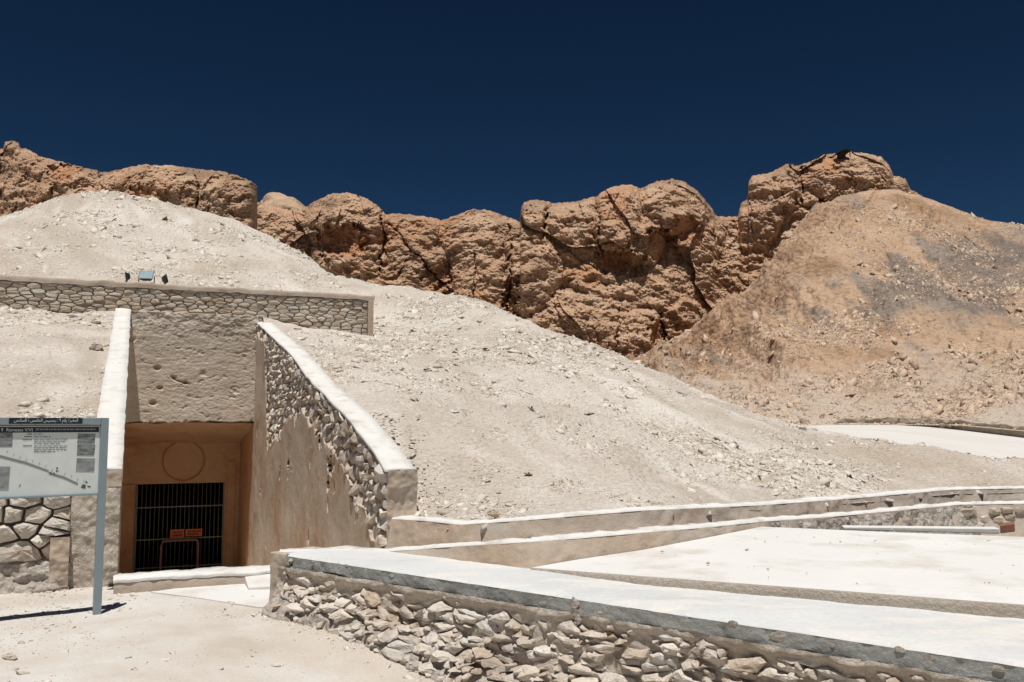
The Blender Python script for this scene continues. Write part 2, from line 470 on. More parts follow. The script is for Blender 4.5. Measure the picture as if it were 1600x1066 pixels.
sc[:, 0] += fbm(slopeV, .3, 2) * .5
stk = np.clip(fbm(sc, .9, 4, .6, 3) * 1.3 - .12, 0, .75); dus = np.clip(fbm(sc, .7, 4, .6, 33) * 1.2 - .15, 0, .7)
props(mk("scree_slope", slopeV, slopeF, M["scree"], smooth=True, attr={"streak": stk, "dusty": dus}), kind="structure",
      label="pale limestone scree slope rising behind the walls of the tomb entrance")

# ------------------------------------------------------------------ right-hand hill
HC = np.array([(900, 590, 62), (960, 572, 64), (1010, 553, 66), (1045, 535, 68), (1108, 490, 72), (1150, 462, 75), (1189, 432, 77), (1230, 375, 80), (1262, 332, 83), (1310, 306, 85), (1350, 298, 86), (1400, 296, 86),
      (1450, 309, 86), (1504, 331, 86), (1540, 343, 86), (1600, 353, 86), (1700, 372, 86), (1900, 420, 86)], float)
hpx = np.concatenate([np.linspace(900, 1900, 620)]); m = 300
hc_y = np.interp(hpx, HC[:, 0], HC[:, 1]); hc_Y = np.interp(hpx, HC[:, 0], HC[:, 2])
k5 = np.ones(15) / 15
hc_y = np.convolve(np.pad(hc_y, 7, 'edge'), k5, 'valid'); hc_Y = np.convolve(np.pad(hc_Y, 7, 'edge'), k5, 'valid')
t = np.linspace(0, 1, m)[None]
foot_py = np.interp(hpx, [900, 1250, 1310, 1500, 1600, 1900], [700, 668, 663, 665, 674, 698])[:, None]
footY = np.interp(hpx, [900, 1250, 1310, 1500, 1600, 1900], [44, 46, 46, 42, 38, 34])[:, None]
py = foot_py + (hc_y[:, None] - foot_py) * t
# an even hillside: height over depth
P0 = at(hpx[:, None], foot_py, footY); P1 = at(hpx[:, None], hc_y[:, None], hc_Y[:, None])
prof = t ** 1.12
PH = P0 * (1 - t[..., None]) + P1 * t[..., None]
PH[..., 2] = P0[..., 2] + (P1[..., 2] - P0[..., 2]) * prof
gul = fbm(PH * [1, .35, .2], .16, 4, .55, 5.5)
det = fbm(PH, .9, 4, .6, 2.2)
fade = np.clip(t * 8, 0, 1) * np.clip((1 - t) * 14, .12, 1)
ang = np.arctan2(py - 205, hpx[:, None] - 1385); rad_ = np.hypot(py - 205, hpx[:, None] - 1385)
fan = fbm(np.stack([ang * 3.4 + fbm(PH, .06, 3) * 1.1, rad_ * .008, 0 * py], -1), 1, 5, .6, 9)
fanw = sm(t, .05, .35) * (.22 + .78 * sm(hpx[:, None] + (py - 400) * .4, 1380, 1180))
leftrock = sm(hpx[:, None] + (py - 400) * .55, 1330, 1210) * sm(t, .45, .75)
PH[..., 2] += (gul * .5 + det * .24 - np.abs(fan) * 2.6 * fanw + .4 * fanw) * fade + leftrock * (fbm(PH * [1, 1, .6], .45, 5, .6, 7.7) * 1.1 + np.abs(fbm(PH, .22, 3, .5, 3.7)) * 1.2) * fade
PHb = PH[:, -1:, :] + np.array([0, 6, -5.0]) * np.linspace(.1, 1.5, 8)[None, :, None]
PHf = np.concatenate([PH, PHb], 1)
pyv = np.concatenate([py, np.repeat(py[:, -1:], 8, 1)], 1); pxv = np.repeat(hpx[:, None], m + 8, 1)
w1 = fbm(PHf, .09, 4, .6, 1.1); w2 = fbm(PHf * [1, .6, 1], .35, 4, .65, 4.1)
w3 = fbm(np.stack([(pxv * .75 + pyv * .66) * .006, (pyv * .75 - pxv * .66) * .03, 0 * pxv], -1), 1, 5, .62, 15)
def blob(cx, cy, rx, ry, rot=0):
    x = pxv - cx; y = pyv - cy; c, s = math.cos(rot), math.sin(rot)
    return np.exp(-(((x * c + y * s) / rx) ** 2 + ((-x * s + y * c) / ry) ** 2))
grey = np.clip(blob(1490, 465, 135, 62, -.35) * 1.35 + blob(1560, 500, 90, 22, -.5) * 1.0 + blob(1600, 430, 70, 50, -.3) * .8 + blob(1400, 500, 60, 22, -.4) * .6 + blob(1330, 480, 60, 40, 0) * .15 + w3 * .9 + w2 * .35 - .26, 0, .9)
grey = grey * np.clip(1 + w1, 0, 1.2)
pale = np.clip(sm(pyv, 560, 655) * .9 + w2 * .35 + sm(pyv, 640, 662) * .3 * (pxv > 1330), 0, 1)
props(grid_obj("hill", PHf, M["hill_soil"], attr={"grey": np.clip(grey, 0, .85), "pale": pale, "rocky": np.clip(np.clip(np.concatenate([fan, fan[:, -1:].repeat(8, 1)], 1) * 1.5 - .15, 0, .7) * sm(pyv, 600, 500) * sm(pxv + (pyv - 400) * .4, 1420, 1220) + np.concatenate([leftrock, leftrock[:, -1:].repeat(8, 1)], 1) * (.55 + w2 * 1.2) + np.clip(w2 * 1.1 - .42, 0, .5) * (pyv < 600), 0, .9)}), kind="structure",
      label="tan desert hillside with grey scree streaks on the right")

# distant rounded dome
dx = np.linspace(385, 510, 70)[:, None]; dt = np.linspace(0, 1, 40)[None]
dome_top = 305 + 46 * np.clip(np.abs(dx - 441) / 62, 0, 1.2) ** 2.2
PD = at(dx + 0 * dt, dome_top + (1 - dt) * 60, 190 + 20 * dt)
PD[..., 2] += 1.2 * fbm(PD, .06, 5, .6); PD[..., 1] -= 4 * fbm(PD, .05, 5, .6)
PDb = PD[:, -1:, :] + np.array([0, 12, -4.0]) * np.linspace(.1, 2, 5)[None, :, None]
PD = np.concatenate([PD, PDb], 1)
z_ = np.zeros(PD.shape[:2])
props(grid_obj("distant_hill", PD, M["hill_soil"], attr={"grey": z_, "pale": z_ + .1, "rocky": z_ + .1}), kind="structure")

# ------------------------------------------------------------------ the cliffs
TOP = np.array([(-300, 215), (-120, 228), (-60, 222), (0, 233), (5, 232), (8, 222), (19, 220), (29, 223), (32, 231), (47, 235), (62, 244), (103, 255), (140, 264), (160, 269), (175, 268), (200, 262), (216, 259), (225, 256), (237, 259), (262, 258),
    (294, 262), (312, 265), (344, 267), (375, 276), (397, 286), (402, 292)], float)
TOPC = np.array([(390, 316), (406, 317), (437, 325), (460, 330), (472, 327), (491, 315), (517, 303), (547, 301), (574, 311), (590, 322), (597, 328), (602, 335), (626, 334), (652, 337), (682, 341), (690, 345), (712, 337), (735, 328), (757, 327), (776, 333),
    (799, 341), (812, 347), (815, 324), (819, 315), (840, 312), (857, 315), (862, 318), (900, 315), (930, 307), (952, 294), (975, 288), (994, 291), (1001, 295), (1027, 283), (1050, 280), (1068, 283), (1090, 299), (1108, 319), (1118, 337), (1140, 339), (1175, 338), (1200, 345)], float)
TOPR = np.array([(1145, 345), (1153, 338), (1158, 318), (1168, 311), (1170, 284), (1175, 275), (1203, 270), (1230, 256), (1250, 258), (1266, 253), (1288, 242), (1315, 238), (1351, 239), (1378, 246), (1390, 260), (1396, 274), (1414, 279), (1423, 296), (1440, 306), (1460, 318)], float)

def seg_dist(px, py, pts):
    d = np.full(px.shape, 1e9)
    for (x0, y0), (x1, y1) in zip(pts[:-1], pts[1:]):
        vx, vy = x1 - x0, y1 - y0
        s = np.clip(((px - x0) * vx + (py - y0) * vy) / (vx * vx + vy * vy), 0, 1)
        d = np.minimum(d, np.hypot(px - x0 - s * vx, py - y0 - s * vy))
    return d

def cliff(name, top, bot, Y0, lean, blocks, alcoves, cracks, n, m, px0, px1, label, det=1.0, fresh_zones=(), side=(0, 0), big=1.0):
    px = np.linspace(px0, px1, n); v = np.linspace(0, 1, m) ** 1.0
    tp = np.interp(px, top[:, 0], top[:, 1])
    ns = fbm(np.stack([px * .11, 0 * px, 0 * px + 4], -1), 1, 4, .6) * 1.6
    tp = tp + ns
    bt = np.interp(px, [b[0] for b in bot], [b[1] for b in bot]) + 45
    PX = np.repeat(px[:, None], m, 1); PY = tp[:, None] + v[None] * (bt - tp)[:, None]
    Yb = np.interp(px, [q[0] for q in Y0], [q[1] for q in Y0])[:, None]
    mpp = Yb / FPX
    # large hand-read masses
    warp = np.stack([PX * .012, PY * .012, 0 * PX], -1)
    wx = fbm(warp, 1, 3, .5, 1.3) * 14; wy = fbm(warp, 1, 3, .5, 8.3) * 12
    hx = fbm(warp * 7, 1, 4, .6, 5.3); hy = fbm(warp * 7, 1, 4, .6, 15.3)
    wx = wx + hx * 5; wy = wy + hy * 5
    prot = np.zeros_like(PX)
    for (cx, cy, rx, ry, h) in blocks:
        d = (np.abs((PX + wx * .5 - cx) / rx) ** 2.6 + np.abs((PY + wy * .5 - cy) / ry) ** 2.6)
        prot = np.maximum(prot, h * .6 * np.clip(1 - d, 0, 1) ** .45)
    alc = np.zeros_like(PX)
    for (cx, cy, rx, ry, h) in alcoves:
        d = ((PX + wx * .6 + hx * 7 - cx) / rx) ** 2 + ((PY + wy * .5 + hy * 5 - cy) / np.where(PY < cy, ry * .8, ry * 1.9)) ** 2
        c = np.clip(1 - d, 0, 1) ** .8
        prot -= h * .8 * c; alc = np.maximum(alc, c)
    lowering = (PY - tp[:, None]) * mpp
    Y = Yb - lean * lowering - prot
    P = at(PX, PY, Y)
    X, Z = P[..., 0], P[..., 2]
    wq = np.stack([X * .12, Z * .12, 0 * X], -1)
    Xw = X + fbm(wq, 1, 3, .5, 2.2) * 2.5; Zw = Z + fbm(wq, 1, 3, .5, 6.2) * 2.0
    d = np.zeros_like(X)
    for sz, sy, amp, sd in ((7.5, 14.0, .45, 3), (3.2, 5.6, .10, 11), (1.3, 1.0, .22, 29), (.55, .42, .18, 51)):
        f1, f2, h = worley(Xw / sz, Zw / sy, sd)
        crease = np.clip((f2 - f1) * 3.2, 0, 1)
        d += amp * (big if sz > 2 else 1) * (.55 * (1 - np.clip(f1, 0, 1) ** 2) + .45 * h + .10 * (crease - 1)) * (1 if sz > 2 else det)
    strata = perlin(np.stack([X * .10, X * 0, Z * 1.25 + fbm(wq, 1, 2) * 1.5], -1))
    d += np.clip(strata, -.4, .5) * .22
    d += fbm(np.stack([X, Y * .3, Z * 1.6], -1), .8, 5, .66, 31) * .42 * det
    d += np.abs(fbm(np.stack([X, Y * .3, Z], -1), .25, 3, .5, 41)) * -1.2
    for sz, amp, sd in ((6.5, 1.25, 71), (2.6, .42, 83), (1.1, .2, 97)):
        d += facet((Xw * .9 + Zw * .25) / sz, (Zw - Xw * .15) / (sz * 1.15), sd) * amp * (big if sz > 2 else 1)
    soft = 1 - .45 * alc
    Y2 = Y - d * soft
    crk = np.zeros_like(PX)
    for pts, w, dep in cracks:
        sd = seg_dist(PX + fbm(warp * 3, 1, 4, .6) * 5.5, PY + hy * 3, pts)
        g = np.exp(-(sd / (w * (.75 + .5 * np.clip(hx, -1, 1)))) ** 2) * np.clip(1 + hy * 1.2, .15, 1.2); Y2 += dep * .36 * g; crk = np.maximum(crk, g)
    # tops and ends roll away from the viewer
    topd = (PY - tp[:, None]) * mpp
    Y2 += 2.2 * np.exp(-topd / .55)
    if side[0]: Y2 += side[0] * np.exp(-(PX - px0) / 3.0)
    if side[1]: Y2 += side[1] * np.exp(-(px1 - PX) / 3.0)
    P = at(PX, PY, Y2)
    kb = np.linspace(9, .8, 7)[None]
    back = at(PX[:, :1] + 0 * kb, PY[:, :1] + 1.2 * kb + .3, Y2[:, :1] + kb)
    P = np.concatenate([back, P], 1)
    fr = np.clip(alc * .75 + .0, 0, 1)
    n1 = fbm(P[:, 7:], .18, 4, .6, 12)
    fr = np.clip(fr + np.clip(n1 * 1.4 - .35, 0, .6) - .15 * sm(d, 1.5, 2.6), 0, .85)
    var = np.clip(.55 * np.exp(-topd / 1.6) + fbm(P[:, 7:], .25, 4, .6, 22) * .9 - .15, 0, .75) * (1 - fr)
    z7 = np.zeros((n, 7)); z7v = np.full((n, 7), .4)
    return props(grid_obj(name, P, M["rock"], smooth=False, attr={"fresh": np.concatenate([z7, fr], 1), "varnish": np.concatenate([z7v, var], 1)}),
                 kind="structure", label=label)

cliff("cliff", TOP, [(-300, 520), (-100, 420), (0, 372), (100, 340), (165, 330), (250, 345), (402, 395)], [(-300, 66), (0, 62), (230, 56), (400, 54)], .30,
      [(60, 290, 90, 70, 1.6), (190, 300, 26, 40, 1.0), (255, 300, 60, 55, 2.4), (352, 318, 50, 62, 2.8), (-80, 300, 80, 90, 2)],
      [(225, 296, 20, 14, .9), (100, 262, 26, 12, .9)],
      [([(305, 262), (307, 300), (311, 340)], 1.7, 2.2), ([(160, 266), (156, 306)], 2.0, 2.0), ([(84, 270), (80, 320)], 1.5, .8), ([(204, 265), (203, 300)], 1.3, .8)],
      760, 190, -300, 402, "brown rock cliff above the scree on the left", side=(0, 7), big=.5)
cliff("cliff", TOPC, [(390, 395), (500, 445), (600, 485), (700, 500), (800, 515), (900, 565), (1000, 585), (1100, 560), (1200, 470)], [(390, 88), (600, 82), (800, 80), (1000, 84), (1200, 92)], .62,
      [(440, 365, 45, 60, 1.5), (540, 345, 68, 48, 4.4), (545, 400, 60, 36, 3.6), (640, 372, 40, 40, 2.6), (655, 430, 50, 50, 3.2), (600, 440, 40, 30, 2.4), (742, 372, 52, 50, 3.2), (752, 430, 46, 60, 3.4), (790, 470, 40, 50, 2.4),
       (838, 336, 24, 26, 3.6), (830, 420, 42, 80, 5.0), (898, 350, 42, 42, 3.6), (905, 410, 55, 45, 3.0), (968, 345, 40, 66, 6.2), (1000, 375, 40, 42, 5.4), (1060, 320, 58, 48, 5.2), (1095, 372, 38, 40, 3.4),
       (880, 500, 60, 50, 3.6), (960, 450, 60, 50, 2.4), (950, 520, 45, 42, 4.2), (1003, 520, 34, 42, 4.8), (1050, 460, 70, 50, 2.2), (1120, 430, 60, 50, 2.0)],
      [(535, 368, 46, 22, 2.6), (685, 425, 26, 16, 1.8), (690, 448, 14, 12, 1.6), (972, 402, 42, 16, 2.8), (1030, 372, 20, 22, 1.8), (1072, 350, 22, 16, 1.4), (800, 460, 10, 50, 1.6), (1028, 520, 14, 40, 2.0), (1175, 370, 20, 26, 1.5)],
      [([(600, 330), (602, 370), (597, 425)], 2.6, 4.0), ([(610, 350), (650, 400), (698, 450)], 2.0, 2.6), ([(740, 395), (742, 470)], 1.6, 2.2), ([(796, 350), (798, 420), (790, 485)], 3.0, 3.0),
       ([(861, 316), (856, 340), (845, 368)], 1.8, 3.0), ([(932, 308), (936, 360), (940, 392)], 1.8, 2.6), ([(905, 318), (915, 350)], 1.5, 1.4), ([(846, 368), (890, 395), (938, 425)], 1.6, 1.6),
       ([(1003, 295), (1006, 340)], 1.5, 1.2), ([(968, 480), (964, 548)], 2.0, 2.0), ([(1035, 490), (1030, 550)], 2.4, 2.4), ([(640, 400), (618, 440)], 1.4, 1.2)],
      1300, 330, 390, 1200, "long brown rock cliff in the middle, cut by cracks and overhangs", side=(0, 0))
cliff("cliff", TOPR, [(1145, 470), (1200, 440), (1240, 400), (1290, 350), (1340, 322), (1400, 315), (1460, 330)], [(1145, 90), (1250, 90), (1460, 90)], .45,
      [(1195, 320, 32, 60, 2.4), (1222, 292, 30, 36, 2.6), (1262, 290, 22, 34, 2.2), (1310, 275, 50, 38, 3.4), (1360, 272, 40, 32, 3.0), (1410, 292, 22, 14, 1.4), (1170, 350, 20, 40, 1.6)],
      [(1322, 285, 14, 10, 1.2), (1300, 250, 16, 10, 1.0)],
      [([(1252, 262), (1254, 318)], 2.2, 3.0), ([(1172, 320), (1175, 365)], 1.5, 1.6), ([(1222, 272), (1226, 318)], 1.3, 1.0), ([(1150, 345), (1148, 395)], 3.0, 5.0)],
      560, 200, 1145, 1460, "rocky summit crag capping the hill on the right", side=(5, 3))
# small outcrops along the right-hand ridge
ro = [(1445, 306, 9, 4), (1478, 318, 8, 4), (1496, 326, 9, 5), (1552, 346, 10, 3), (1590, 350, 12, 4)]

# ------------------------------------------------------------------ white path and the low wall beyond it
pp_near = [(1080, 19.8), (1180, 19.5), (1250, 19), (1350, 18), (1450, 17.5), (1600, 15.5), (1900, 13)]
hx = np.linspace(1080, 1900, 120)[:, None]; tt = np.linspace(0, 1, 40)[None]
ny = np.interp(hx, [p[0] for p in pp_near], [p[1] for p in pp_near]) - 3.5
far_py = np.interp(hx, [1080, 1250, 1310, 1400, 1450, 1500, 1600, 1900], [668, 666, 663.5, 664, 667, 672, 684, 720]); farY = np.interp(hx, [1080, 1250, 1310, 1500, 1600, 1900], [46, 46.6, 46.6, 42.6, 38.6, 34.6])
Pn = at(hx, far_py, farY); Zfar = Pn[..., 2]
cy_ = np.interp(hx, [p[0] for p in CR], [p[1] for p in CR]); cY_ = np.interp(hx, [p[0] for p in CR], [p[2] for p in CR])
N0 = at(hx, cy_ + 9, cY_ + .25)
PP = N0 * (1 - tt[..., None] ** 1.4) + Pn * tt[..., None] ** 1.4
props(grid_obj("path", PP, M["path_white"]), kind="structure", label="white dusty path passing behind the scree slope on the right")
lw = empty("boundary_wall", at(1450, 668, 43), "low rough brown stone wall along the far edge of the white path", "wall")
wx_ = np.linspace(1302, 1900, 300)[:, None]
topy = np.interp(wx_, [1302, 1320, 1400, 1450, 1500, 1550, 1600, 1900], [661, 655, 653, 653, 657, 662, 667, 705])
boty = np.interp(wx_, [1302, 1310, 1400, 1450, 1500, 1600, 1900], [662, 664, 666, 669, 674, 686, 722])
wY = np.interp(wx_, [1080, 1250, 1310, 1500, 1600, 1900], [45.6, 46.2, 46.2, 42.2, 38.2, 34.2])
rows = []
for tq in np.linspace(0, 1, 14): rows.append(at(wx_, boty + (topy - boty) * tq, wY)[:, 0])
rows.append(rows[-1] + np.array([0, .6, .0])); rows.append(rows[-1] + np.array([0, .05, -.5]))
PWl = np.stack(rows, 1)
PWl[:, :14, 1] += fbm(PWl[:, :14], 2.2, 3, .6) * .14
PWl[:, 12:15, 2] += fbm(PWl[:, 12:15], 1.2, 3, .6, 5) * .07
grid_obj("wall_core", PWl, M["mortar_dark"], lw, smooth=False)

# ------------------------------------------------------------------ ground in front of the tomb
def ground_z(X, Y):
    s = ((X + 2.06) * 4.26 + (Y - 7.9) * -4.0) / 5.84    # along the front wall
    return -.24 * sm(s, .6, 3.0) - .10 * sm(s, 3, 6)
gx = np.concatenate([np.linspace(-60, -16.5, 20), np.linspace(-16, 6, 300), np.linspace(7, 40, 12)])[:, None]; gy = np.concatenate([np.linspace(-60, -6.5, 20), np.linspace(-6, 11.5, 300)])[None]
PG = np.stack([gx + 0 * gy, gy + 0 * gx, 0 * gx * gy], -1)
PG[..., 2] = ground_z(PG[..., 0], PG[..., 1]) + fbm(PG, .5, 4, .5, 6) * .02 + fbm(PG, 3, 3, .5, 1) * .004
ag, bg_, _ = toE(PG)
inside = (ag > -.02) & (ag < WID + .3) & (bg_ > -.30)
gok = ~inside; gok = gok[:-1, :-1] & gok[1:, :-1] & gok[:-1, 1:] & gok[1:, 1:]
props(grid_obj("ground", PG, M["sand"], mask=gok), kind="structure", label="sandy ground in front of the tomb entrance")
# wide desert floor that carries on to the horizon behind and around everything
base = MB()
R_ = 1500
ring_in = [(-16, -6), (6, -6), (6, 11.5), (-16, 11.5)]
base.add([(-R_, -R_, -4.5), (R_, -R_, -4.5), (R_, R_, -4.5), (-R_, R_, -4.5)], [(0, 1, 2, 3)])
props(base.build("desert_floor", M["sand"]), kind="structure")

# white concrete apron before the threshold
ap = [at_z(x, y, .02) for x, y in ((236, 925), (372, 905), (440, 902), (460, 930), (436, 950), (400, 948), (366, 943), (310, 934))]
apm = MB(); n_ = len(ap)
apm.add([p + [0, 0, .0] for p in ap] + [p - [0, 0, .06] for p in ap], [tuple(range(n_))] + [(i, (i + 1) % n_, n_ + (i + 1) % n_, n_ + i) for i in range(n_)])
props(apm.build("paved_apron", M["white_floor"]), kind="structure")

# ------------------------------------------------------------------ dry stone walling
def clip_poly(poly, nx, ny, c):
    """keep nx*x+ny*y <= c"""
    out = []
    for i in range(len(poly)):
        p, q = poly[i], poly[(i + 1) % len(poly)]
        dp = nx * p[0] + ny * p[1] - c; dq = nx * q[0] + ny * q[1] - c
        if dp <= 0: out.append(p)
        if (dp < 0) != (dq < 0) and abs(dp - dq) > 1e-12:
            t = dp / (dp - dq); out.append((p[0] + t * (q[0] - p[0]), p[1] + t * (q[1] - p[1])))
    return out

def cells(s0, s1, h0, h1, ch, cw, inside, rnd, jit=.3, limits=(), asp=.55):
    """course-like Voronoi cells; ch, cw = (min, max) course height and stone width; h ranges are functions of s or numbers"""
    pts = []
    h = h0
    while h < h1:
        c = rnd.uniform(*ch); s = s0 - rnd.uniform(0, cw[1])
        while s < s1 + cw[1]:
            w = rnd.uniform(*cw)
            k = 1
            if rnd.random() < .25 and c > ch[0] * 1.2: k = 2
            for q in range(k):
                pts.append((s + w / 2 + rnd.uniform(-jit, jit) * w * .4, h + c * (q + .5) / k + rnd.uniform(-jit, jit) * c * .6))
            s += w
        h += c
    pts = [p for p in pts if inside(*p)]
    out = []
    R = max(cw[1] * 1.6, ch[1] * 2)
    bucket = {}
    for i, p in enumerate(pts): bucket.setdefault((int(p[0] // R), int(p[1] // R)), []).append(i)
    for i, p in enumerate(pts):
        poly = [(p[0] - cw[1], p[1] - ch[1]), (p[0] + cw[1], p[1] - ch[1]), (p[0] + cw[1], p[1] + ch[1]), (p[0] - cw[1], p[1] + ch[1])]
        bx, by = int(p[0] // R), int(p[1] // R)
        for ax in (-1, 0, 1):
            for ay in (-1, 0, 1):
                for j in bucket.get((bx + ax, by + ay), ()):
                    if j == i: continue
                    q = pts[j]
                    nx, ny = (q[0] - p[0]) * asp * asp, (q[1] - p[1])
                    c = (asp * asp * (q[0] ** 2 - p[0] ** 2) + (q[1] ** 2 - p[1] ** 2)) / 2
                    poly = clip_poly(poly, nx, ny, c)
                    if len(poly) < 3: break
                if len(poly) < 3: break
            if len(poly) < 3: break
        for (nx, ny, c) in limits:
            if len(poly) >= 3: poly = clip_poly(poly, nx, ny, c)
        if len(poly) >= 3: out.append((p, poly))
    return out

def stone_mesh(poly, rnd, gap, bulge, N=12, chip=.5, rings=((1.0, -1.0), (1.0, .1), (.88, .62), (.55, 1.0)), wob=.06, roundness=.35, tilt=0.0):
    """stone in wall coordinates (s, h, out); returns V, F"""
    cx = sum(p[0] for p in poly) / len(poly); cy = sum(p[1] for p in poly) / len(poly)
    # shrink by the joint
    P = np.array(poly); C = np.array([cx, cy])
    r = np.linalg.norm(P - C, axis=1).mean() + 1e-6
    P = C + (P - C) * max(.35, 1 - gap / r)
    if len(P) < 3: return None
    ang = tilt * rnd.uniform(-1, 1); ca_, sa_ = math.cos(ang), math.sin(ang)
    P = C + (P - C) @ np.array([[ca_, sa_], [-sa_, ca_]])
    Q = [p for i, p in enumerate(P) if np.linalg.norm(p - P[i - 1]) > r * .12]
    if len(Q) < 3: return None
    while len(Q) < N:
        k = max(range(len(Q)), key=lambda i: np.linalg.norm(Q[i] - Q[i - 1]))
        a_, b_ = Q[k - 1], Q[k]; m_ = a_ + (b_ - a_) * rnd.uniform(.35, .65) + np.array([rnd.uniform(-1, 1), rnd.uniform(-1, 1)]) * r * wob * .8
        Q.insert(k, m_)
    N = len(Q)
    R = np.array(Q)
    # round the corners
    R = R * (1 - roundness) + (np.roll(R, 1, 0) + np.roll(R, -1, 0)) / 2 * roundness
    planes = [(rnd.uniform(-1, 1) * chip, rnd.uniform(-1, 1) * chip, rnd.uniform(.65, 1.0)) for _ in range(3)]
    w2 = max(np.ptp(P[:, 0]), 1e-3) / 2; h2 = max(np.ptp(P[:, 1]), 1e-3) / 2
    V = []
    for f, dpt in rings:
        for k in range(N):
            q = C + (R[k] - C) * f * (1 + rnd.uniform(-wob, wob) * (1 if f < .99 else .4))
            if dpt > 0:
                u, v = (q[0] - cx) / w2, (q[1] - cy) / h2
                lim = min(pz + px_ * u + py_ * v for px_, py_, pz in planes)
                d = min(dpt, max(lim, .08)) + rnd.uniform(-.07, .07)
                V.append((q[0], q[1], d * bulge))
            else:
                V.append((q[0], q[1], dpt * bulge * 1.2 - .02))
    u = min(pz for _, _, pz in planes)
    V.append((cx, cy, bulge * min(1.05, u + rnd.uniform(-.05, .1))))
    F = []
    nr = len(rings)
    for a in range(nr - 1):
        for k in range(N):
            k2 = (k + 1) % N
            F.append((a * N + k, a * N + k2, (a + 1) * N + k2, (a + 1) * N + k))
    c = nr * N
    for k in range(N): F.append(((nr - 1) * N + k, (nr - 1) * N + (k + 1) % N, c))
    return np.array(V), F

def lay_stones(parent, cl, mapf, mat, rnd, gap, bulge, limit=300, sizef=None, N=10, skip=0.0, rings=None, out_j=.35, **kw):
    """mapf: (s,h,o) array -> world; the largest in view become parts named stone, the rest one part of kind stuff"""
    kw = dict(kw)
    if rings: kw["rings"] = rings
    item = []
    for p, poly in cl:
        if rnd.random() < skip: continue
        P = np.array(poly); ar = np.ptp(P[:, 0]) * np.ptp(P[:, 1])
        w = mapf(np.array([[p[0], p[1], 0.0]]))[0]
        px = w[0] / w[1] * FPX + 800; py = 662 - (w[2] - EYE) / w[1] * FPX
        vis = -30 < px < 1630 and 0 < py < 1110
        s = ar / (w[1] ** 2) * (sizef(*p) if sizef else 1) * (1 if vis else .01)
        item.append((s, poly))
    item.sort(key=lambda t: -t[0])
    V2, F2, off = [], [], 0
    for i, (s, poly) in enumerate(item):
        sm_ = stone_mesh(poly, rnd, gap * rnd.uniform(.6, 1.5), bulge * rnd.uniform(1 - out_j, 1 + out_j), N=N, **kw)
        if sm_ is None: continue
        V, F = sm_; V = mapf(V)
        if i < limit:
            mk("stone", V, F, mat, parent)
        else:
            V2.append(V); F2 += [tuple(k + off for k in f) for f in F]; off += len(V)
    if V2:
        props(mk("small_stones", np.concatenate(V2), F2, mat, parent), kind="stuff")

# ---- long upper wall ----
wall = empty("upper_wall", E(-2, BW, 3.9), "long dry stone retaining wall with plaster coping running across above the tomb entrance", "wall")
def mapW(V): return E(V[:, 0], BW - V[:, 2], V[:, 1])
A0 = -9.5
rnd = random.Random(3)
wall_lo = 3.55
cl = cells(A0, aw_end - .18, wall_lo, ZW - .12, (.065, .13), (.16, .38), lambda s, h: A0 < s < aw_end - .12 and wall_lo - .1 < h < ZW - .12, rnd,
           limits=((0, 1, ZW - .13), (1, 0, aw_end - .14)), asp=.42)
lay_stones(wall, cl, mapW, M["stone_tan"], rnd, .007, .05, limit=300, N=8, rings=((1.0, -1.0), (.97, .6), (.62, 1.0)), skip=.02, roundness=.10, chip=.3)
mb = MB(); mb.ebox(A0, aw_end, BW + .012, BW + .38, 3.2, ZW - .02); mb.build("wall_core", M["mortar_dark"], wall)
def strip(name, s0, s1, d0, d1, z0, z1, mat, parent, frame, amp=.012, ns=240):
    """slightly uneven bar with a rounded edge; frame(s, d, z) -> world"""
    s = np.linspace(s0, s1, ns)[:, None]
    prof_ = [(d0, z0), (d0, z0 + (z1 - z0) * .5), (d0, z1 - .015), (d0 + .012, z1), (d0 + (d1 - d0) * .5, z1 + .004), (d1, z1), (d1, z0)]
    dd = np.array([p[0] for p in prof_])[None]; zz = np.array([p[1] for p in prof_])[None]
    P = frame(s + 0 * dd, dd + 0 * s, zz + 0 * s)
    n1 = fbm(P, 2.2, 4, .6, 3); n2 = fbm(P, 2.0, 4, .6, 13)
    P[..., 2] += n1 * amp; P[..., 1] += n2 * amp
    o = grid_obj(name, P, mat, parent, smooth=False)
    return o
strip("coping", A0, aw_end + .02, BW - .06, BW + .42, ZW - .125, ZW, M["plaster"], wall, lambda s, d, z: E(s, d, z), amp=.02)
eb = MB(); eb.ebox(aw_end - .14, aw_end + .0, BW - .055, BW + .36, 3.2, ZW - .128); bevel(eb.build("end_pier", M["plaster"], wall), .02)

# ---- facade over the door (lintel), recess, tunnel ----
tomb = empty("tomb_entrance", E(WID / 2, BF, 0), "rock tomb portal with rough plastered lintel over a shaded brown recess and dark doorway", "tomb entrance")
ZLT = float(at_plane(300, 491, E(0, BF, 0), DD)[2]) + .02
ZLB = float(at_plane(300, 659, E(0, BF, 0), DD)[2])
na, nz = 200, 170
ga = np.linspace(-.02, WID + .02, na)[:, None]; gz = np.linspace(ZLB, ZLT, nz)[None]
PF = E(ga + 0 * gz, BF + 0 * ga + 0 * gz, gz + 0 * ga)
up = sm(gz, ZLT - .85, ZLT - .1)
q = PF * [1, 1, 1.6]
dd_ = fbm(q, 3.4, 5, .66, 2) * (.006 + .014 * up) + fbm(PF, .7, 2, .5, 9) * .03
pits = np.clip(fbm(q * [1, 1, 1.3], 3.2, 3, .6, 14) - .46, 0, 1) * -.035
holes = 0
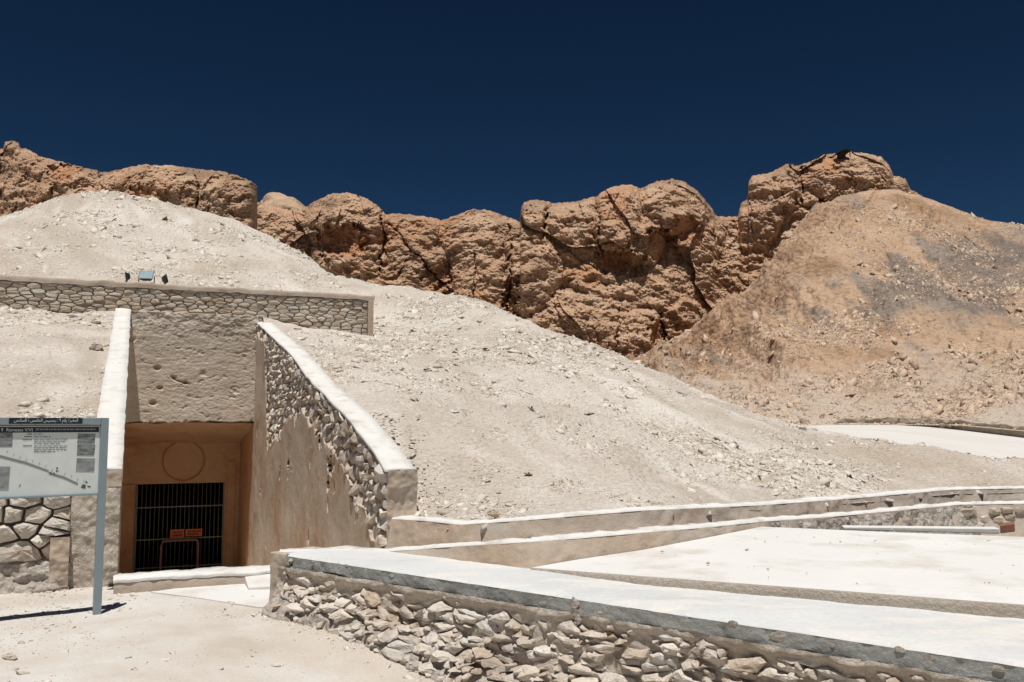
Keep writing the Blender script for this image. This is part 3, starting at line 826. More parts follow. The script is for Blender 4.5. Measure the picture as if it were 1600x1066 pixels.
for hx_, hy_, rr in ((246, 575, .07), (250, 606, .06), (239, 630, .07), (290, 598, .05), (272, 590, .05), (205, 530, .08)):
    w = at_plane(hx_, hy_, E(0, BF, 0), DD); a0 = float(toE(w)[0]); z0 = w[2]
    holes = holes - .09 * np.exp(-(((ga - a0) / rr) ** 2 + ((gz - z0) / (rr * .7)) ** 2) ** 2)
crk = seg_dist(ga + 0 * gz, gz + 0 * ga, [(float(toE(at_plane(x, y, E(0, BF, 0), DD))[0]), float(at_plane(x, y, E(0, BF, 0), DD)[2])) for x, y in ((268, 588), (274, 594), (296, 600))])
holes = holes - .06 * np.exp(-(crk / .018) ** 2)
off_ = (dd_ + pits + holes)
# ragged lower edge
low = fbm(np.stack([ga * 3, 0 * ga, 0 * ga], -1), 1, 4, .6)[:, :1] * .05
PF[..., 0] -= DD[0] * off_; PF[..., 1] -= DD[1] * off_
PF[..., 2] += low * np.clip(1 - (gz - ZLB) / .3, 0, 1)
bot_lip = PF[:, :1, :] + np.array([DD[0] * .5, DD[1] * .5, -.06])
toplip = PF[:, -1:, :] + np.array([DD[0] * .35, DD[1] * .35, .0])
grid_obj("lintel", np.concatenate([bot_lip, PF, toplip], 1), M["facade"], tomb, smooth=False)

BR = 14.6
pc = at_plane(290, 691, E(0, BR, 0), DD); ZC = float(pc[2])
ZFL = -2.6
AL = -.25
def eplane(name, a0, a1, fn, mat, parent, n=60, m=60, amp=.02, sc=1.2, nrm=None):
    u = np.linspace(0, 1, n)[:, None]; v = np.linspace(0, 1, m)[None]
    P = fn(u, v); d = fbm(P, sc, 4, .55, 4) * amp
    P = P + d[..., None] * np.array(nrm)
    return grid_obj(name, P, mat, parent, smooth=True)
eplane("recess_ceiling", 0, 1, lambda u, v: E(AL + u * (WID + .02 - AL), BF + .08 + v * (BR - BF), ZLB - .03 + v * (ZC - ZLB)), M["recess"], tomb, nrm=(0, 0, 1), amp=.03)
mb = MB(); mb.add([E(-.3, BF + .1, ZLB + .2), E(WID + .4, BF + .1, ZLB + .2), E(WID + .4, BR + 2, ZLB + .2), E(-.3, BR + 2, ZLB + .2)], [(0, 1, 2, 3)])
mb.build("rock_roof", M["facade"], tomb)
eplane("recess_side", 0, 1, lambda u, v: E(WID + .0, BF + .06 + u * (BR - BF + .1), ZFL + v * (ZLB - ZFL + .1)), M["recess"], tomb, nrm=tuple(-DU), amp=.02)
eplane("recess_side", 0, 1, lambda u, v: E(AL, BF + .0 + u * (BR - BF + .1), ZFL + v * (ZLB - ZFL + .1)), M["recess"], tomb, nrm=tuple(DU), amp=.02)
# back wall with door hole
dTL = at_plane(213.5, 757, E(0, BR, 0), DD); dTR = at_plane(351, 754, E(0, BR, 0), DD)
a_l = float(toE(dTL)[0]); a_r = float(toE(dTR)[0]); ZD = float(dTL[2])
dBL = at_plane(212, 893, E(0, BR, 0), DD); ZDB = float(dBL[2]) - .25
print("door", a_l, a_r, ZD, ZDB, "ceil", ZC, "lint", ZLB, ZLT, "wall", ZW, aw_end, "cop", cz, cb)
u = np.unique(np.concatenate([np.linspace(AL - .1, a_l, 40), np.linspace(a_l, a_r, 70), np.linspace(a_r, WID + .05, 40)]))[:, None]
v = np.unique(np.concatenate([np.linspace(ZFL, ZD, 60), np.linspace(ZD, ZC + .1, 60)]))[None]
P = E(u + 0 * v, BR + 0 * u + 0 * v, v + 0 * u)
cen = at_plane(287, 720, E(0, BR, 0), DD); ca = float(toE(cen)[0]); czz = cen[2]
rad = (29 / FPX) * 24.5
rr = np.hypot((u - ca), (v - czz)) / rad
rel = .022 * np.exp(-((rr - 1) / .06) ** 2)
carv = np.clip(fbm(P * [1, 1, 1], 5.5, 2, .5, 3), -.3, .5) * .03 * sm(np.abs(u - ca), rad * 1.3, rad * 1.7) * sm(v, ZD + .1, ZD + .3)
off_ = rel + carv + fbm(P, 1.3, 3, .5) * .01
P[..., 0] -= DD[0] * off_; P[..., 1] -= DD[1] * off_
uc = (u[:-1, 0] + u[1:, 0]) / 2; vc = (v[0, :-1] + v[0, 1:]) / 2
hole = ((uc > a_l) & (uc < a_r))[:, None] & (vc < ZD)[None]
grid_obj("back_wall", P, M["recess"], tomb, mask=~hole)
# painted ring of the carved sun disc
ring = MB(); tr = np.linspace(0, 2 * math.pi, 65)
rv = []
for k in range(64):
    for f in (.955, 1.03):
        rv.append(E(ca + math.cos(tr[k]) * rad * f * 1.0, BR - .031, czz + math.sin(tr[k]) * rad * f))
ring.add(rv, [(2 * k, 2 * ((k + 1) % 64), 2 * ((k + 1) % 64) + 1, 2 * k + 1) for k in range(64)])
ring.build("sun_disc_relief", M["red_ochre"], tomb)
for s_, (x0, x1) in ((0, (a_r + .06, a_r + .26)), (1, (AL, a_l - .05))):
    mb = MB(); mb.ebox(x0, x1, BR - .05, BR + .05, ZFL, ZC - .5 if s_ == 0 else ZD - .0); bevel(mb.build("jamb", M["recess"], tomb), .01)
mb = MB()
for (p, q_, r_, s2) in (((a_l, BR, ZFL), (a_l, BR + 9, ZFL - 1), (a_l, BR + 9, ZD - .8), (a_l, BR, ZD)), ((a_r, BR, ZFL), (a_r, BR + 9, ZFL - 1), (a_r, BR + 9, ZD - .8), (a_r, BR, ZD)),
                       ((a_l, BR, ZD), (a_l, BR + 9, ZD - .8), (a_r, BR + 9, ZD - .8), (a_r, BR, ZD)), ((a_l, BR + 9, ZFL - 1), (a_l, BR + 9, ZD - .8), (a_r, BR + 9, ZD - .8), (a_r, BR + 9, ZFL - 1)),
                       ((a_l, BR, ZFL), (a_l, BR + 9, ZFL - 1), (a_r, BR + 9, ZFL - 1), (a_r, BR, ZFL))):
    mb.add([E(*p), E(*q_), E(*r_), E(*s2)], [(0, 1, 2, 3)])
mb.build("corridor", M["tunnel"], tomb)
# sunken floor of the approach
zf0 = lambda b: .12 + (ZDB + .22 - .12) * (b + .3) / (BR + .3) - .06 - .25 * min(1, b / 3)
fp = [(-.3, .02), (.0, zf0(.0)), (3, zf0(3)), (BR + .1, zf0(BR + .1))]
mb = MB(); mb.add([E(a, b, z) for b, z in fp for a in (-.01 if b < .1 else -.3, WID + .1)], [(2 * i, 2 * i + 1, 2 * i + 3, 2 * i + 2) for i in range(3)])
mb.build("ramp", M["plaster"], tomb)

# ---- gate ----
gate = empty("iron_gate", E((a_l + a_r) / 2, BR - .06, ZFL), "dark iron bar gate closing the tomb doorway", "gate")
nb = 20
for i in range(nb + 1):
    a = a_l + .03 + (a_r - a_l - .06) * i / nb
    m_ = MB(); m_.tube([E(a, BR - .02, ZDB + .2), E(a, BR - .02, ZD - .02)], .0105, 6); m_.build("bar", M["iron"], gate, True)
for (x, y) in ((213, 794), (213, 844.5), (213, 889)):
    w = at_plane(x, y, E(0, BR - .05, 0), DD)
    m_ = MB(); m_.ebox(a_l + .01, a_r - .01, BR - .045, BR - .033, w[2] - .014, w[2] + .014); m_.build("rail", M["iron"], gate)
for a0, a1 in ((a_l, a_l + .03), (a_r - .03, a_r)):
    m_ = MB(); m_.ebox(a0, a1, BR - .04, BR + .0, ZDB, ZD - .01); m_.build("frame_post", M["iron"], gate)
# barrier of bent pipe before the gate
bb_ = BR - .35
q1 = at_plane(252, 846, E(0, bb_, 0), DD); q2 = at_plane(310, 843, E(0, bb_, 0), DD)
a1, a2, zt = float(toE(q1)[0]), float(toE(q2)[0]), float(q1[2])
pts = [E(a1, bb_, ZFL + .1), E(a1, bb_, zt - .12)] + [E(a1 + .1 - .1 * math.cos(t), bb_, zt - .1 + .1 * math.sin(t)) for t in np.linspace(.2, 1.57, 5)] + \
      [E(a2 - .1 + .1 * math.sin(t), bb_, zt - .1 + .1 * math.cos(t)) for t in np.linspace(0, 1.37, 5)] + [E(a2, bb_, zt - .12), E(a2, bb_, ZFL + .1)]
m_ = MB(); m_.tube(pts, .028, 8)
props(m_.build("pipe_barrier", M["pink_pipe"], None, True), "pinkish bent pipe barrier standing in front of the tomb gate", "barrier")
for k, (x0, x1, y0, y1, lab) in enumerate(((265.5, 287.5, 827, 841, "left one of the two small orange notices on the tomb gate"), (289.5, 316, 826, 838.5, "right one of the two small orange notices on the tomb gate"))):
    c0 = at_plane(x0, y1, E(0, BR - .08, 0), DD); c1 = at_plane(x1, y0, E(0, BR - .08, 0), DD)
    s0, s1 = float(toE(c0)[0]), float(toE(c1)[0]); z0, z1 = c0[2], c1[2]
    nt = empty("notice", E((s0 + s1) / 2, BR - .08, z0), lab, "notice", "orange notices on the gate")
    m_ = MB(); m_.ebox(s0, s1, BR - .09, BR - .075, z0, z1); m_.build("board", M["orange_sign"], nt)
    for r in range(2):
        zc = z1 - (z1 - z0) * (.32 + .36 * r); x = s0 + .05
        ix = MB()
        rn = random.Random(k * 5 + r)
        while x < s1 - .07:
            w_ = rn.uniform(.02, .05); ix.ebox(x, x + w_, BR - .0945, BR - .0905, zc - .022, zc + .022); x += w_ + .012
        ix.build("lettering", M["sign_ink"], nt)

# ---- wing walls ----
def wing_coping(parent, a0, a1, zf, b0, b1, mat, flare=None, thick=.035):
    b = np.linspace(b0, b1, 160)[:, None]
    prof_ = [(0, -thick), (0, -.012), (.012, 0), (.33, .006), (.66, .004), (1 - .012, 0), (1, -.012), (1, -thick)]
    aa_ = np.array([p[0] for p in prof_])[None]; zz = np.array([p[1] for p in prof_])[None]
    A1 = a1 if flare is None else a1 + flare(b)
    P = E(a0 + (A1 - a0) * aa_, b + 0 * aa_, zf(b) + zz)
    n1 = fbm(P, 1.8, 4, .6, 7); n2 = fbm(P, 1.6, 4, .6, 17)
    P[..., 2] += n1 * .010; P[..., 0] += n2 * .012
    endc = P[:1].copy(); endc[:] = P[:1].mean(1, keepdims=True)
    return grid_obj("coping", np.concatenate([endc, P], 0), mat, parent, smooth=False)
wr = empty("wing_wall", E(WID + .15, 0, 0), "sloping stone and plaster wing wall with white coping right of the tomb passage", "wall")
wing_coping(wr, WID - .02, WID + .33, copR, -.02, BF + .25, M["white_coping"])
# core grid of the inner face
zb = lambda b: np.maximum(-.3 - (2.1) * np.clip(b / BR, 0, 1), -2.4)
gb = np.linspace(0, BF + .05, 360)[:, None]; gt = np.linspace(0, 1, 140)[None]
Zi = zb(gb) + gt * (copR(gb) - .03 - zb(gb))
PC = E(WID + .035, gb + 0 * gt, Zi)
nn = fbm(PC, 2.2, 4, .6, 8) * .04
PCc = PC.copy(); PCc[..., 0] -= DU[0] * nn; PCc[..., 1] -= DU[1] * nn
grid_obj("wall_core", PCc, M["mortar"], wr, smooth=False)
# plaster region on the inner face, outline read from the photograph on the wall's own plane
outl = [(606, 870), (603, 850), (596, 845), (585, 832), (578, 812), (570, 790), (560, 778), (553, 762), (545, 740), (532, 722), (524, 705), (517, 690), (500, 672), (484, 650), (474, 642), (462, 648), (455, 655), (447, 662), (440, 680), (430, 688), (424, 695),
        (421, 700), (419, 640), (418, 560), (416, 530), (404, 520), (398, 700), (392, 900), (480, 905), (606, 905)]
oE = []
for x, y in outl:
    w = at_plane(x, y, E(WID, 0, 0), nIN); oE.append((float(np.clip(toE(w)[1], -.2, BF + .3)), float(max(w[2], -2.5))))
def poly_sd(X, Y, poly):
    ins = np.zeros(X.shape, bool); d = np.full(X.shape, 1e9)
    for i in range(len(poly)):
        (x0, y0), (x1, y1) = poly[i], poly[(i + 1) % len(poly)]
        cond = ((y0 > Y) != (y1 > Y)) & (X < (x1 - x0) * (Y - y0) / (y1 - y0 + 1e-12) + x0); ins ^= cond
        vx, vy = x1 - x0, y1 - y0; s = np.clip(((X - x0) * vx + (Y - y0) * vy) / (vx * vx + vy * vy + 1e-9), 0, 1)
        d = np.minimum(d, np.hypot(X - x0 - s * vx, Y - y0 - s * vy))
    return np.where(ins, d, -d)
gb2 = np.linspace(0, BF + .05, 520)[:, None]; gt2 = np.linspace(0, 1, 220)[None]
Zi2 = zb(gb2) + gt2 * (copR(gb2) - .03 - zb(gb2))
Bq = gb2 + 0 * gt2
sd = poly_sd(Bq, Zi2, oE)
PQ = E(WID, Bq, Zi2)
sd = sd + fbm(PQ, 2.2, 4, .6, 21) * .10
flake = fbm(PQ * [1, 1, .45], 1.7, 4, .62, 33)
wzone = sm(Bq, 5.5, 1.5)
sd = np.minimum(sd, .10 - (flake - .52 - .25 * (1 - wzone)) * .6)
thick = sm(sd, -.005, .035) * .075 - .03
und = fbm(PQ, .8, 3, .5, 2) * .02 + fbm(PQ * [1, 1, .5], 5, 3, .5, 5) * .006
o_ = thick + und * sm(sd, 0, .1)
PQ[..., 0] -= DU[0] * o_; PQ[..., 1] -= DU[1] * o_
okq = sd > -.03; okf = okq[:-1, :-1] & okq[1:, :-1] & okq[:-1, 1:] & okq[1:, 1:]
grid_obj("plaster", PQ, M["wing_plaster"], wr, smooth=True, mask=okf)
def mapR(V): return E(WID + .03 - V[:, 2], V[:, 0], V[:, 1])
oE_np = oE
rnd = random.Random(5)
def in_r(s, h):
    if not (0.02 < s < BF - .05) or h > copR(s) - .09 or h < zb(s): return False
    return poly_sd(np.array([s]), np.array([h]), oE_np)[0] < -.02
cl = cells(0, BF, -.4, 4.2, (.12, .20), (.16, .32), in_r, rnd, limits=((-1, 0, 0.0), (1, 0, BF)), asp=.75)
cl = [(p, [(x, min(y, copR(x) - .04)) for x, y in poly]) for p, poly in cl]
lay_stones(wr, cl, mapR, M["stone"], rnd, .006, .085, limit=300, N=8, chip=.9, tilt=.3, sizef=lambda s, h: 1, rings=((1.0, -1.0), (.95, .3), (.6, 1.0)), roundness=.15, wob=.12)
# front pier
mb = MB(); c = [(WID - .005, .0), (WID + .33, .0), (WID + .33, .5), (WID - .005, .5)]
pierx = lambda z: .03 * (1.1 - z)
def pier_grid(name, a0, a1, z0, z1, bfun, mat, parent, ret=.4, amp=.012, topf=None):
    u = np.linspace(0, 1, 50)[:, None]; v = np.linspace(0, 1, 90)[None]
    P = E(a0 + (a1 - a0) * u + 0 * v, bfun(v) + 0 * u, z0 + (z1 - z0) * v + 0 * u)
    n = fbm(P, 2.0, 4, .6, 3) * amp * 2
    P[..., 0] -= DD[0] * n; P[..., 1] -= DD[1] * n
    Lr = P[:1] + np.array([DD[0] * ret, DD[1] * ret, 0]); Rr = P[-1:] + np.array([DD[0] * ret, DD[1] * ret, 0])
    return grid_obj(name, np.concatenate([Lr, P, Rr], 0), mat, parent, smooth=False)
pier_grid("pier", WID + .02, WID + .36, -.3, copR(0) - .02, lambda v: -.05 + .03 * v, M["plaster"], wr, amp=.02)

wlft = empty("wing_wall", E(-.15, 0, 0), "steep white-topped wing wall left of the tomb passage behind the sign", "wall")
wing_coping(wlft, -.32, .0, copL, -.03, BF + .2, M["white_coping"], thick=.04)
mb = MB(); nseg = 24
bs = np.linspace(.1, BF + .2, nseg)
PLi = np.stack([E(-.035, bs, np.maximum(-2.4, zb(bs))), E(-.035, bs, copL(bs) - .1)], 1)
PLi2 = np.stack([E(-.28, bs, copL(bs) - .1), E(-.28, bs, np.full_like(bs, -1))], 1)
grid_obj("wall_core", np.concatenate([PLi, PLi2], 1), M["mortar"], wlft, smooth=False)
zcl = float(copL(0))
pier_grid("pier", -.335, -.005, zcl - .19, zcl - .025, lambda v: -.03 + 0 * v, M["plaster"], wlft, amp=.01)
# rough plastered pier below the coping
pier_grid("lower_pier", -.46, -.01, -.08, zcl - .18, lambda v: -.05 + .03 * v, M["mortar"], wlft, amp=.022)
# chips along the exposed inner edge of the left wall
rnd = random.Random(12)

# ---- stone wall behind the sign ----
sw = empty("stone_wall", E(-1.4, 0, 0), "dry stone wall of large pale boulders standing behind the information sign", "wall")
def mapS(V): return E(V[:, 0], -.02 - V[:, 2], V[:, 1])
rnd = random.Random(21)
ZS = zcl - .12
cl = cells(-3.2, -.50, .36, ZS, (.10, .19), (.17, .34), lambda s, h: s < -.42 and .28 < h < ZS, rnd, limits=((0, 1, ZS), (1, 0, -.45), (0, -1, -.27)), jit=.75, asp=.6)
lay_stones(sw, cl, mapS, M["stone"], rnd, .006, .10, limit=120, N=12, chip=.5, tilt=.08, rings=((1.0, -1.2), (1.0, .0), (.93, .5), (.74, .85), (.4, 1.0)), roundness=.16)
gs = np.linspace(-3.4, -.44, 160)[:, None]; gh = np.linspace(-.12, ZS + .02, 90)[None]
P = E(gs + 0 * gh, .035 + 0 * gs * gh, gh + 0 * gs)
lowf = sm(gh, .36, .24)
n = fbm(P, 2.0, 4, .6, 3) * .03 + lowf * (.13 + fbm(P * [1, 1, 1.5], 3.4, 4, .6, 8) * .06) + sm(gh, .10, -.02) * .05
P[..., 0] -= DD[0] * n; P[..., 1] -= DD[1] * n
cap = P[:, -1:] + np.array([DD[0] * .4, DD[1] * .4, 0])
grid_obj("wall_core", np.concatenate([P, cap], 1), M["mortar_dark"], sw, smooth=False)
# plastered base course
P2 = P[:, :46].copy(); P2[..., 0] -= DD[0] * .012; P2[..., 1] -= DD[1] * .012
grid_obj("plastered_base", P2, M["rubble"], sw, smooth=False)
# two dressed blocks beside the pier
for (x0, x1, z0, z1) in ((-.62, -.47, .02, .50),):
    pier_grid("block", x0, x1 + .02, z0, z1, lambda v: -.14 + .02 * v, M["plaster"], sw, ret=.2, amp=.02)

# ---- threshold curb and tilted slab ----
th = props(strip("threshold_curb", -.04, 1.44, -.62, -.28, -.06, .135, M["plaster"], None, lambda s, d, z: E(s, d, z), amp=.02, ns=80),
           "low plastered curb with whitened top across the foot of the tomb passage", "curb")
tp_ = strip("whitened_top", -.045, 1.445, -.625, -.27, .105, .142, M["white_coping"], th, lambda s, d, z: E(s, d, z), amp=.02, ns=80)
tp_.location = tuple(np.array(WORLD_LOC[tp_.name]) - np.array(WORLD_LOC[th.name]))
sl = [at_z(378, 887, .13), at_z(436, 881, .15), at_z(446, 914, .06), at_z(388, 918, .045)]
mb = MB(); mb.hexa([p - [0, 0, .09] for p in sl], sl)
props(bevel(mb.build("slab", M["white_floor"]), .008), "white tilted slab lying against the right end of the entrance curb", "slab")

# ------------------------------------------------------------------ platform in the foreground
C0 = at_z(440, 863, .5)[:2]; C1 = at_z(1600, 1034, .5)[:2]; LV = (C1 - C0) / np.linalg.norm(C1 - C0); NV = np.array([LV[1], -LV[0]])   # NV points to the camera side
if NV[1] > 0: NV = -NV
def frameF(s, d, z):
    s = np.asarray(s, float); d = np.asarray(d, float)
    return np.stack(np.broadcast_arrays(C0[0] + s * LV[0] - d * NV[0], C0[1] + s * LV[1] - d * NV[1], np.asarray(z, float)), -1)
ZCOP = .50
fw = empty("retaining_wall", frameF(2.8, 0, -.3), "rubble retaining wall with grey cement coping running across the foreground", "wall")
# coping slab: front edge on the wall line, back edge wider to the right
bk = [at_z(x, y, ZCOP) for x, y in ((540, 860), (600, 866), (700, 875), (835, 890), (1000, 913), (1300, 940), (1600, 967), (1900, 994))]
bs_ = []
for p in bk:
    r = p[:2] - C0; bs_.append((float(r @ LV), float(-(r @ NV))))
bs_ = [(-.06, .42)] + bs_
print("coping back", bs_)
s = np.concatenate([np.linspace(.10, 8.6, 420)])[:, None]
wd = np.interp(s, [q[0] for q in bs_], [q[1] for q in bs_]) + .22
rows = [(-1, -.115), (-1, -.06), (-1, -.018), (-.6, -.003), (0, 0), (.2, .003), (.5, .004), (.8, .002), (1, 0), (1.02, -.05)]
PCt = []
for d_, z_v in rows:
    dd = np.where(d_ < 0, -.035 * abs(d_) + (.010 if d_ == -.6 else 0), wd * d_)
    PCt.append(frameF(s, dd + 0 * s, ZCOP + z_v + 0 * s)[:, 0])
PCt = np.stack(PCt, 1)
n1 = fbm(PCt, 2.4, 5, .6, 3); n2 = fbm(PCt, 7, 3, .6, 13)
PCt[:, :3, 0] += NV[0] * (n1[:, :3] * .012 + n2[:, :3] * .006); PCt[:, :3, 1] += NV[1] * (n1[:, :3] * .012 + n2[:, :3] * .006)
PCt[:, 0, 2] += n1[:, 0] * .018
PCt[..., 2] += n1 * .004
PCt[:, 3, 2] += n2[:, 3] * .004
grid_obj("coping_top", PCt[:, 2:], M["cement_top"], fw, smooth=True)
und_ = PCt[:, :1] - np.array([NV[0] * .05, NV[1] * .05, 0])
front_rows = np.concatenate([und_, PCt[:, :3]], 1)
sub = 6
tq = np.linspace(0, 1, sub)[None, :, None]
ff = [und_]
for i in range(2):
    ff.append(PCt[:, i:i + 1] * (1 - tq[:, :-1]) + PCt[:, i + 1:i + 2] * tq[:, :-1])
ff.append(PCt[:, 2:3])
FFg = np.concatenate(ff, 1)
nz_ = fbm(FFg, 9, 4, .6, 3) * .005
FFg[..., 0] += NV[0] * nz_; FFg[..., 1] += NV[1] * nz_
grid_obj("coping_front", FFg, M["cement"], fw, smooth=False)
# mortar daubs on the coping front
rnd = random.Random(31)
def lump(c, r, mat, name, parent, rnd, flat=(1, .4, .8), N=7):
    V, F = [], []
    rings_ = 4
    for i in range(rings_ + 1):
        th_ = math.pi * i / rings_
        for k in range(N):
            ph = 2 * math.pi * k / N + .3 * i
            q = r * (1 + rnd.uniform(-.25, .25))
            V.append((q * math.sin(th_) * math.cos(ph) * flat[0], q * math.sin(th_) * math.sin(ph) * flat[1], q * math.cos(th_) * flat[2]))
    for i in range(rings_):
        for k in range(N): F.append((i * N + k, (i + 1) * N + k, (i + 1) * N + (k + 1) % N, i * N + (k + 1) % N))
    V = np.array(V); W = np.zeros_like(V)
    W[:, 0] = c[0] + V[:, 0] * LV[0] + V[:, 1] * NV[0]; W[:, 1] = c[1] + V[:, 0] * LV[1] + V[:, 1] * NV[1]; W[:, 2] = c[2] + V[:, 2]
    return mk(name, W, F, mat, parent)
def f_at(px, py):
    w = at_plane(px, py, frameF(0, -.035, 0), np.array([NV[0], NV[1], 0])); return w
for (x, y, r) in ((572, 890, .022), (612, 900, .026), (650, 905, .016), (488, 878, .02), (508, 880, .014), (529, 882, .02), (541, 884, .018), (745, 917, .016), (800, 935, .024), (848, 944, .028), (1145, 975, .03), (1215, 995, .05), (1222, 1008, .03), (1298, 1008, .02), (1405, 1015, .025), (1455, 1030, .03), (1560, 1045, .025), (1070, 965, .018), (938, 958, .02)):
    lump(f_at(x, y), r, M["rubble"], "mortar_daub", fw, rnd, flat=(1.1, .12, .6), N=9)
for k in range(7):
    lump(f_at(896 + (k % 2) * 4 + k * .6, 938 + k * 6), .018 + .004 * (k % 3), M["rubble"], "mortar_daub", fw, rnd, flat=(1, .5, 1.2))
# wall body
gs = np.linspace(.02, 8.6, 420)[:, None]; gh = np.linspace(-.75, ZCOP - .10, 110)[None]
P = frameF(gs + 0 * gh, .05 + 0 * gs * gh, gh + 0 * gs)
gz0 = ground_z(P[..., 0], P[..., 1])
hh = gh - gz0                                      # height above the ground
toe = sm(hh, .20, .0) * .11
mort = fbm(P, 1.3, 3, .55, 6)
n = fbm(P, 4.2, 4, .6, 3) * .028 + toe + np.clip(mort * .9 - .05, 0, .3) * .11 + sm(gh, ZCOP - .19, ZCOP - .12) * .045 + (hh < .25) * fbm(P, 6, 3, .6, 12) * .025 + .030 + (ZCOP - gh) * .16
P[..., 0] += NV[0] * n; P[..., 1] += NV[1] * n
grid_obj("wall_core", P, M["mortar"], fw, smooth=False)
Pt = P.copy(); q_ = .012 + fbm(P, 9, 3, .6, 2) * .012; Pt[..., 0] += NV[0] * q_; Pt[..., 1] += NV[1] * q_
tk = (hh < .17 + fbm(P, 1.5, 3, .6, 5) * .10); tk = tk[:-1, :-1] & tk[1:, 1:]
grid_obj("wall_toe", Pt, M["rubble"], fw, smooth=False, mask=tk)
def mapF(V):
    W = frameF(V[:, 0], 0 * V[:, 0], V[:, 1])
    g = ground_z(W[:, 0], W[:, 1]); b_ = .03 + V[:, 2] + sm(V[:, 1] - g, .34, .0) * .12 + (ZCOP - V[:, 1]) * .16
    W[:, 0] += NV[0] * (b_ - .04); W[:, 1] += NV[1] * (b_ - .04)
    return W
rnd = random.Random(44)
def in_f(s, h):
    return .16 < s < 8.4 and -.45 < h < ZCOP - .14
cl = cells(.1, 8.4, -.45, ZCOP - .12, (.045, .088), (.13, .36), in_f, rnd, jit=.5, limits=((0, 1, ZCOP - .125), (-1, 0, -.13)), asp=.38)
# the odd stone is hidden under mortar
keep = []
for p, poly in cl:
    w = frameF(p[0], 0, p[1]); g = ground_z(w[0], w[1]); hgt = p[1] - g
    if hgt < -.05: continue
    pr_ = .10 + (.55 if p[0] < 3.6 else .25) * (hgt < .12) + .25 * (p[1] > ZCOP - .2)
    if rnd.random() < pr_: continue
    keep.append((p, poly))
lay_stones(fw, keep, mapF, M["stone"], rnd, .002, .050, limit=300, N=12, chip=1.1, tilt=.22, rings=((1.0, -1.2), (1.0, .05), (.93, .5), (.72, .85), (.38, 1.0)), roundness=.06, out_j=.6, wob=.10)
cl = cells(.1, 8.4, -.45, ZCOP - .12, (.03, .05), (.05, .10), in_f, rnd, jit=.6, limits=((0, 1, ZCOP - .125), (-1, 0, -.13)), asp=.6)
lay_stones(fw, cl, mapF, M["stone"], rnd, .002, .05, limit=0, N=7, skip=.72, chip=1.1, tilt=.5, rings=((1.0, -1.2), (.97, .3), (.6, 1.0)), roundness=.05, out_j=.5, wob=.1)
# end pier and ragged corner
def cornerf(u, v):
    pass
ep = MB()
b0 = frameF(-.10, -.05, 0); b1 = frameF(.14, -.045, 0)
pg = np.linspace(-.10, .13, 24)[:, None]; ph_ = np.linspace(-.1, ZCOP - .002, 50)[None]
P = frameF(pg + 0 * ph_, -.035 + 0 * pg * ph_ - .02 * (1 - ph_ * 2), ph_ + 0 * pg)
n = fbm(P, 3, 4, .6, 3) * .012; P[..., 0] += NV[0] * n; P[..., 1] += NV[1] * n
# turn it to face the passage
pivot = frameF(.0, 0, 0)
Lr = P[:1].copy(); Lr[..., 0] -= NV[0] * .45; Lr[..., 1] -= NV[1] * .45
topr = P[:, -1:].copy(); topr[..., 0] -= NV[0] * .45; topr[..., 1] -= NV[1] * .45; topr[..., 2] += .002
G = np.concatenate([P, topr], 1)
L2 = np.concatenate([Lr, Lr[:, -1:]], 1)
grid_obj("end_pier", np.concatenate([L2, G], 0), M["plaster"], fw, smooth=False)
for k in range(16):
    lump(frameF(.15 + rnd.uniform(-.02, .05), -.04 - rnd.uniform(0, .02), .03 + k * .028), rnd.uniform(.012, .026), M["rubble"], "mortar_daub", fw, rnd, flat=(1, .8, .9))

# white debris along the foot of the wall is laid with the scree below

# platform floor with its raised front edge
ZF = .58
def z_over(px, py, bpx, bpy):       # height of the floor edge standing over the back edge of the coping
    w = at_z(bpx, bpy, ZCOP); return at(px, py, w[1])
fe = [z_over(1900, 968, 1900, 994), z_over(1600, 945, 1600, 967), z_over(1300, 922, 1300, 940), z_over(1000, 900, 1000, 913), z_over(830, 887, 835, 890)]
fl = [fe[-1], at_z(905, 874, .545), at_z(1000, 860, .562), at_z(1100, 841, .575), at_z(1191, 823, .58), at_z(1400, 832, .58), at_z(1600, 839, .58), at_z(1900, 850, .58)] + fe[:-1]
fl_ = np.array(fl); n_ = len(fl)
mb = MB(); mb.add(list(fl_) + list(fl_ - [0, 0, .012]), [tuple(range(n_))] + [(i, (i + 1) % n_, n_ + (i + 1) % n_, n_ + i) for i in range(n_)])
props(mb.build("platform_floor", M["white_floor"]), kind="structure", label="white paved platform behind the foreground wall")
mb = MB()
ts = []
for i in range(len(fe) - 1):
    for q in np.linspace(0, 1, 60)[:-1]: ts.append(fe[i] * (1 - q) + fe[i + 1] * q)
ts.append(fe[-1]); ts = np.array(ts)
nrm = np.array([-.55, -.83, 0]); nrm /= np.linalg.norm(nrm)
rw = np.stack([ts + nrm * .0 + [0, 0, -.002], ts + nrm * .015 + [0, 0, -.012], ts + nrm * .02 + [0, 0, -.04], ts + nrm * .02 + [0, 0, -.07], ts + nrm * .03 + [0, 0, -.10]], 1)
nn_ = fbm(rw, 9, 4, .6, 2) * .006; rw[:, 1:, 0] += nrm[0] * nn_[:, 1:]; rw[:, 1:, 1] += nrm[1] * nn_[:, 1:]
props(grid_obj("platform_edge", rw, M["riser"], smooth=False), kind="structure", label="rough beige edge of the white platform")

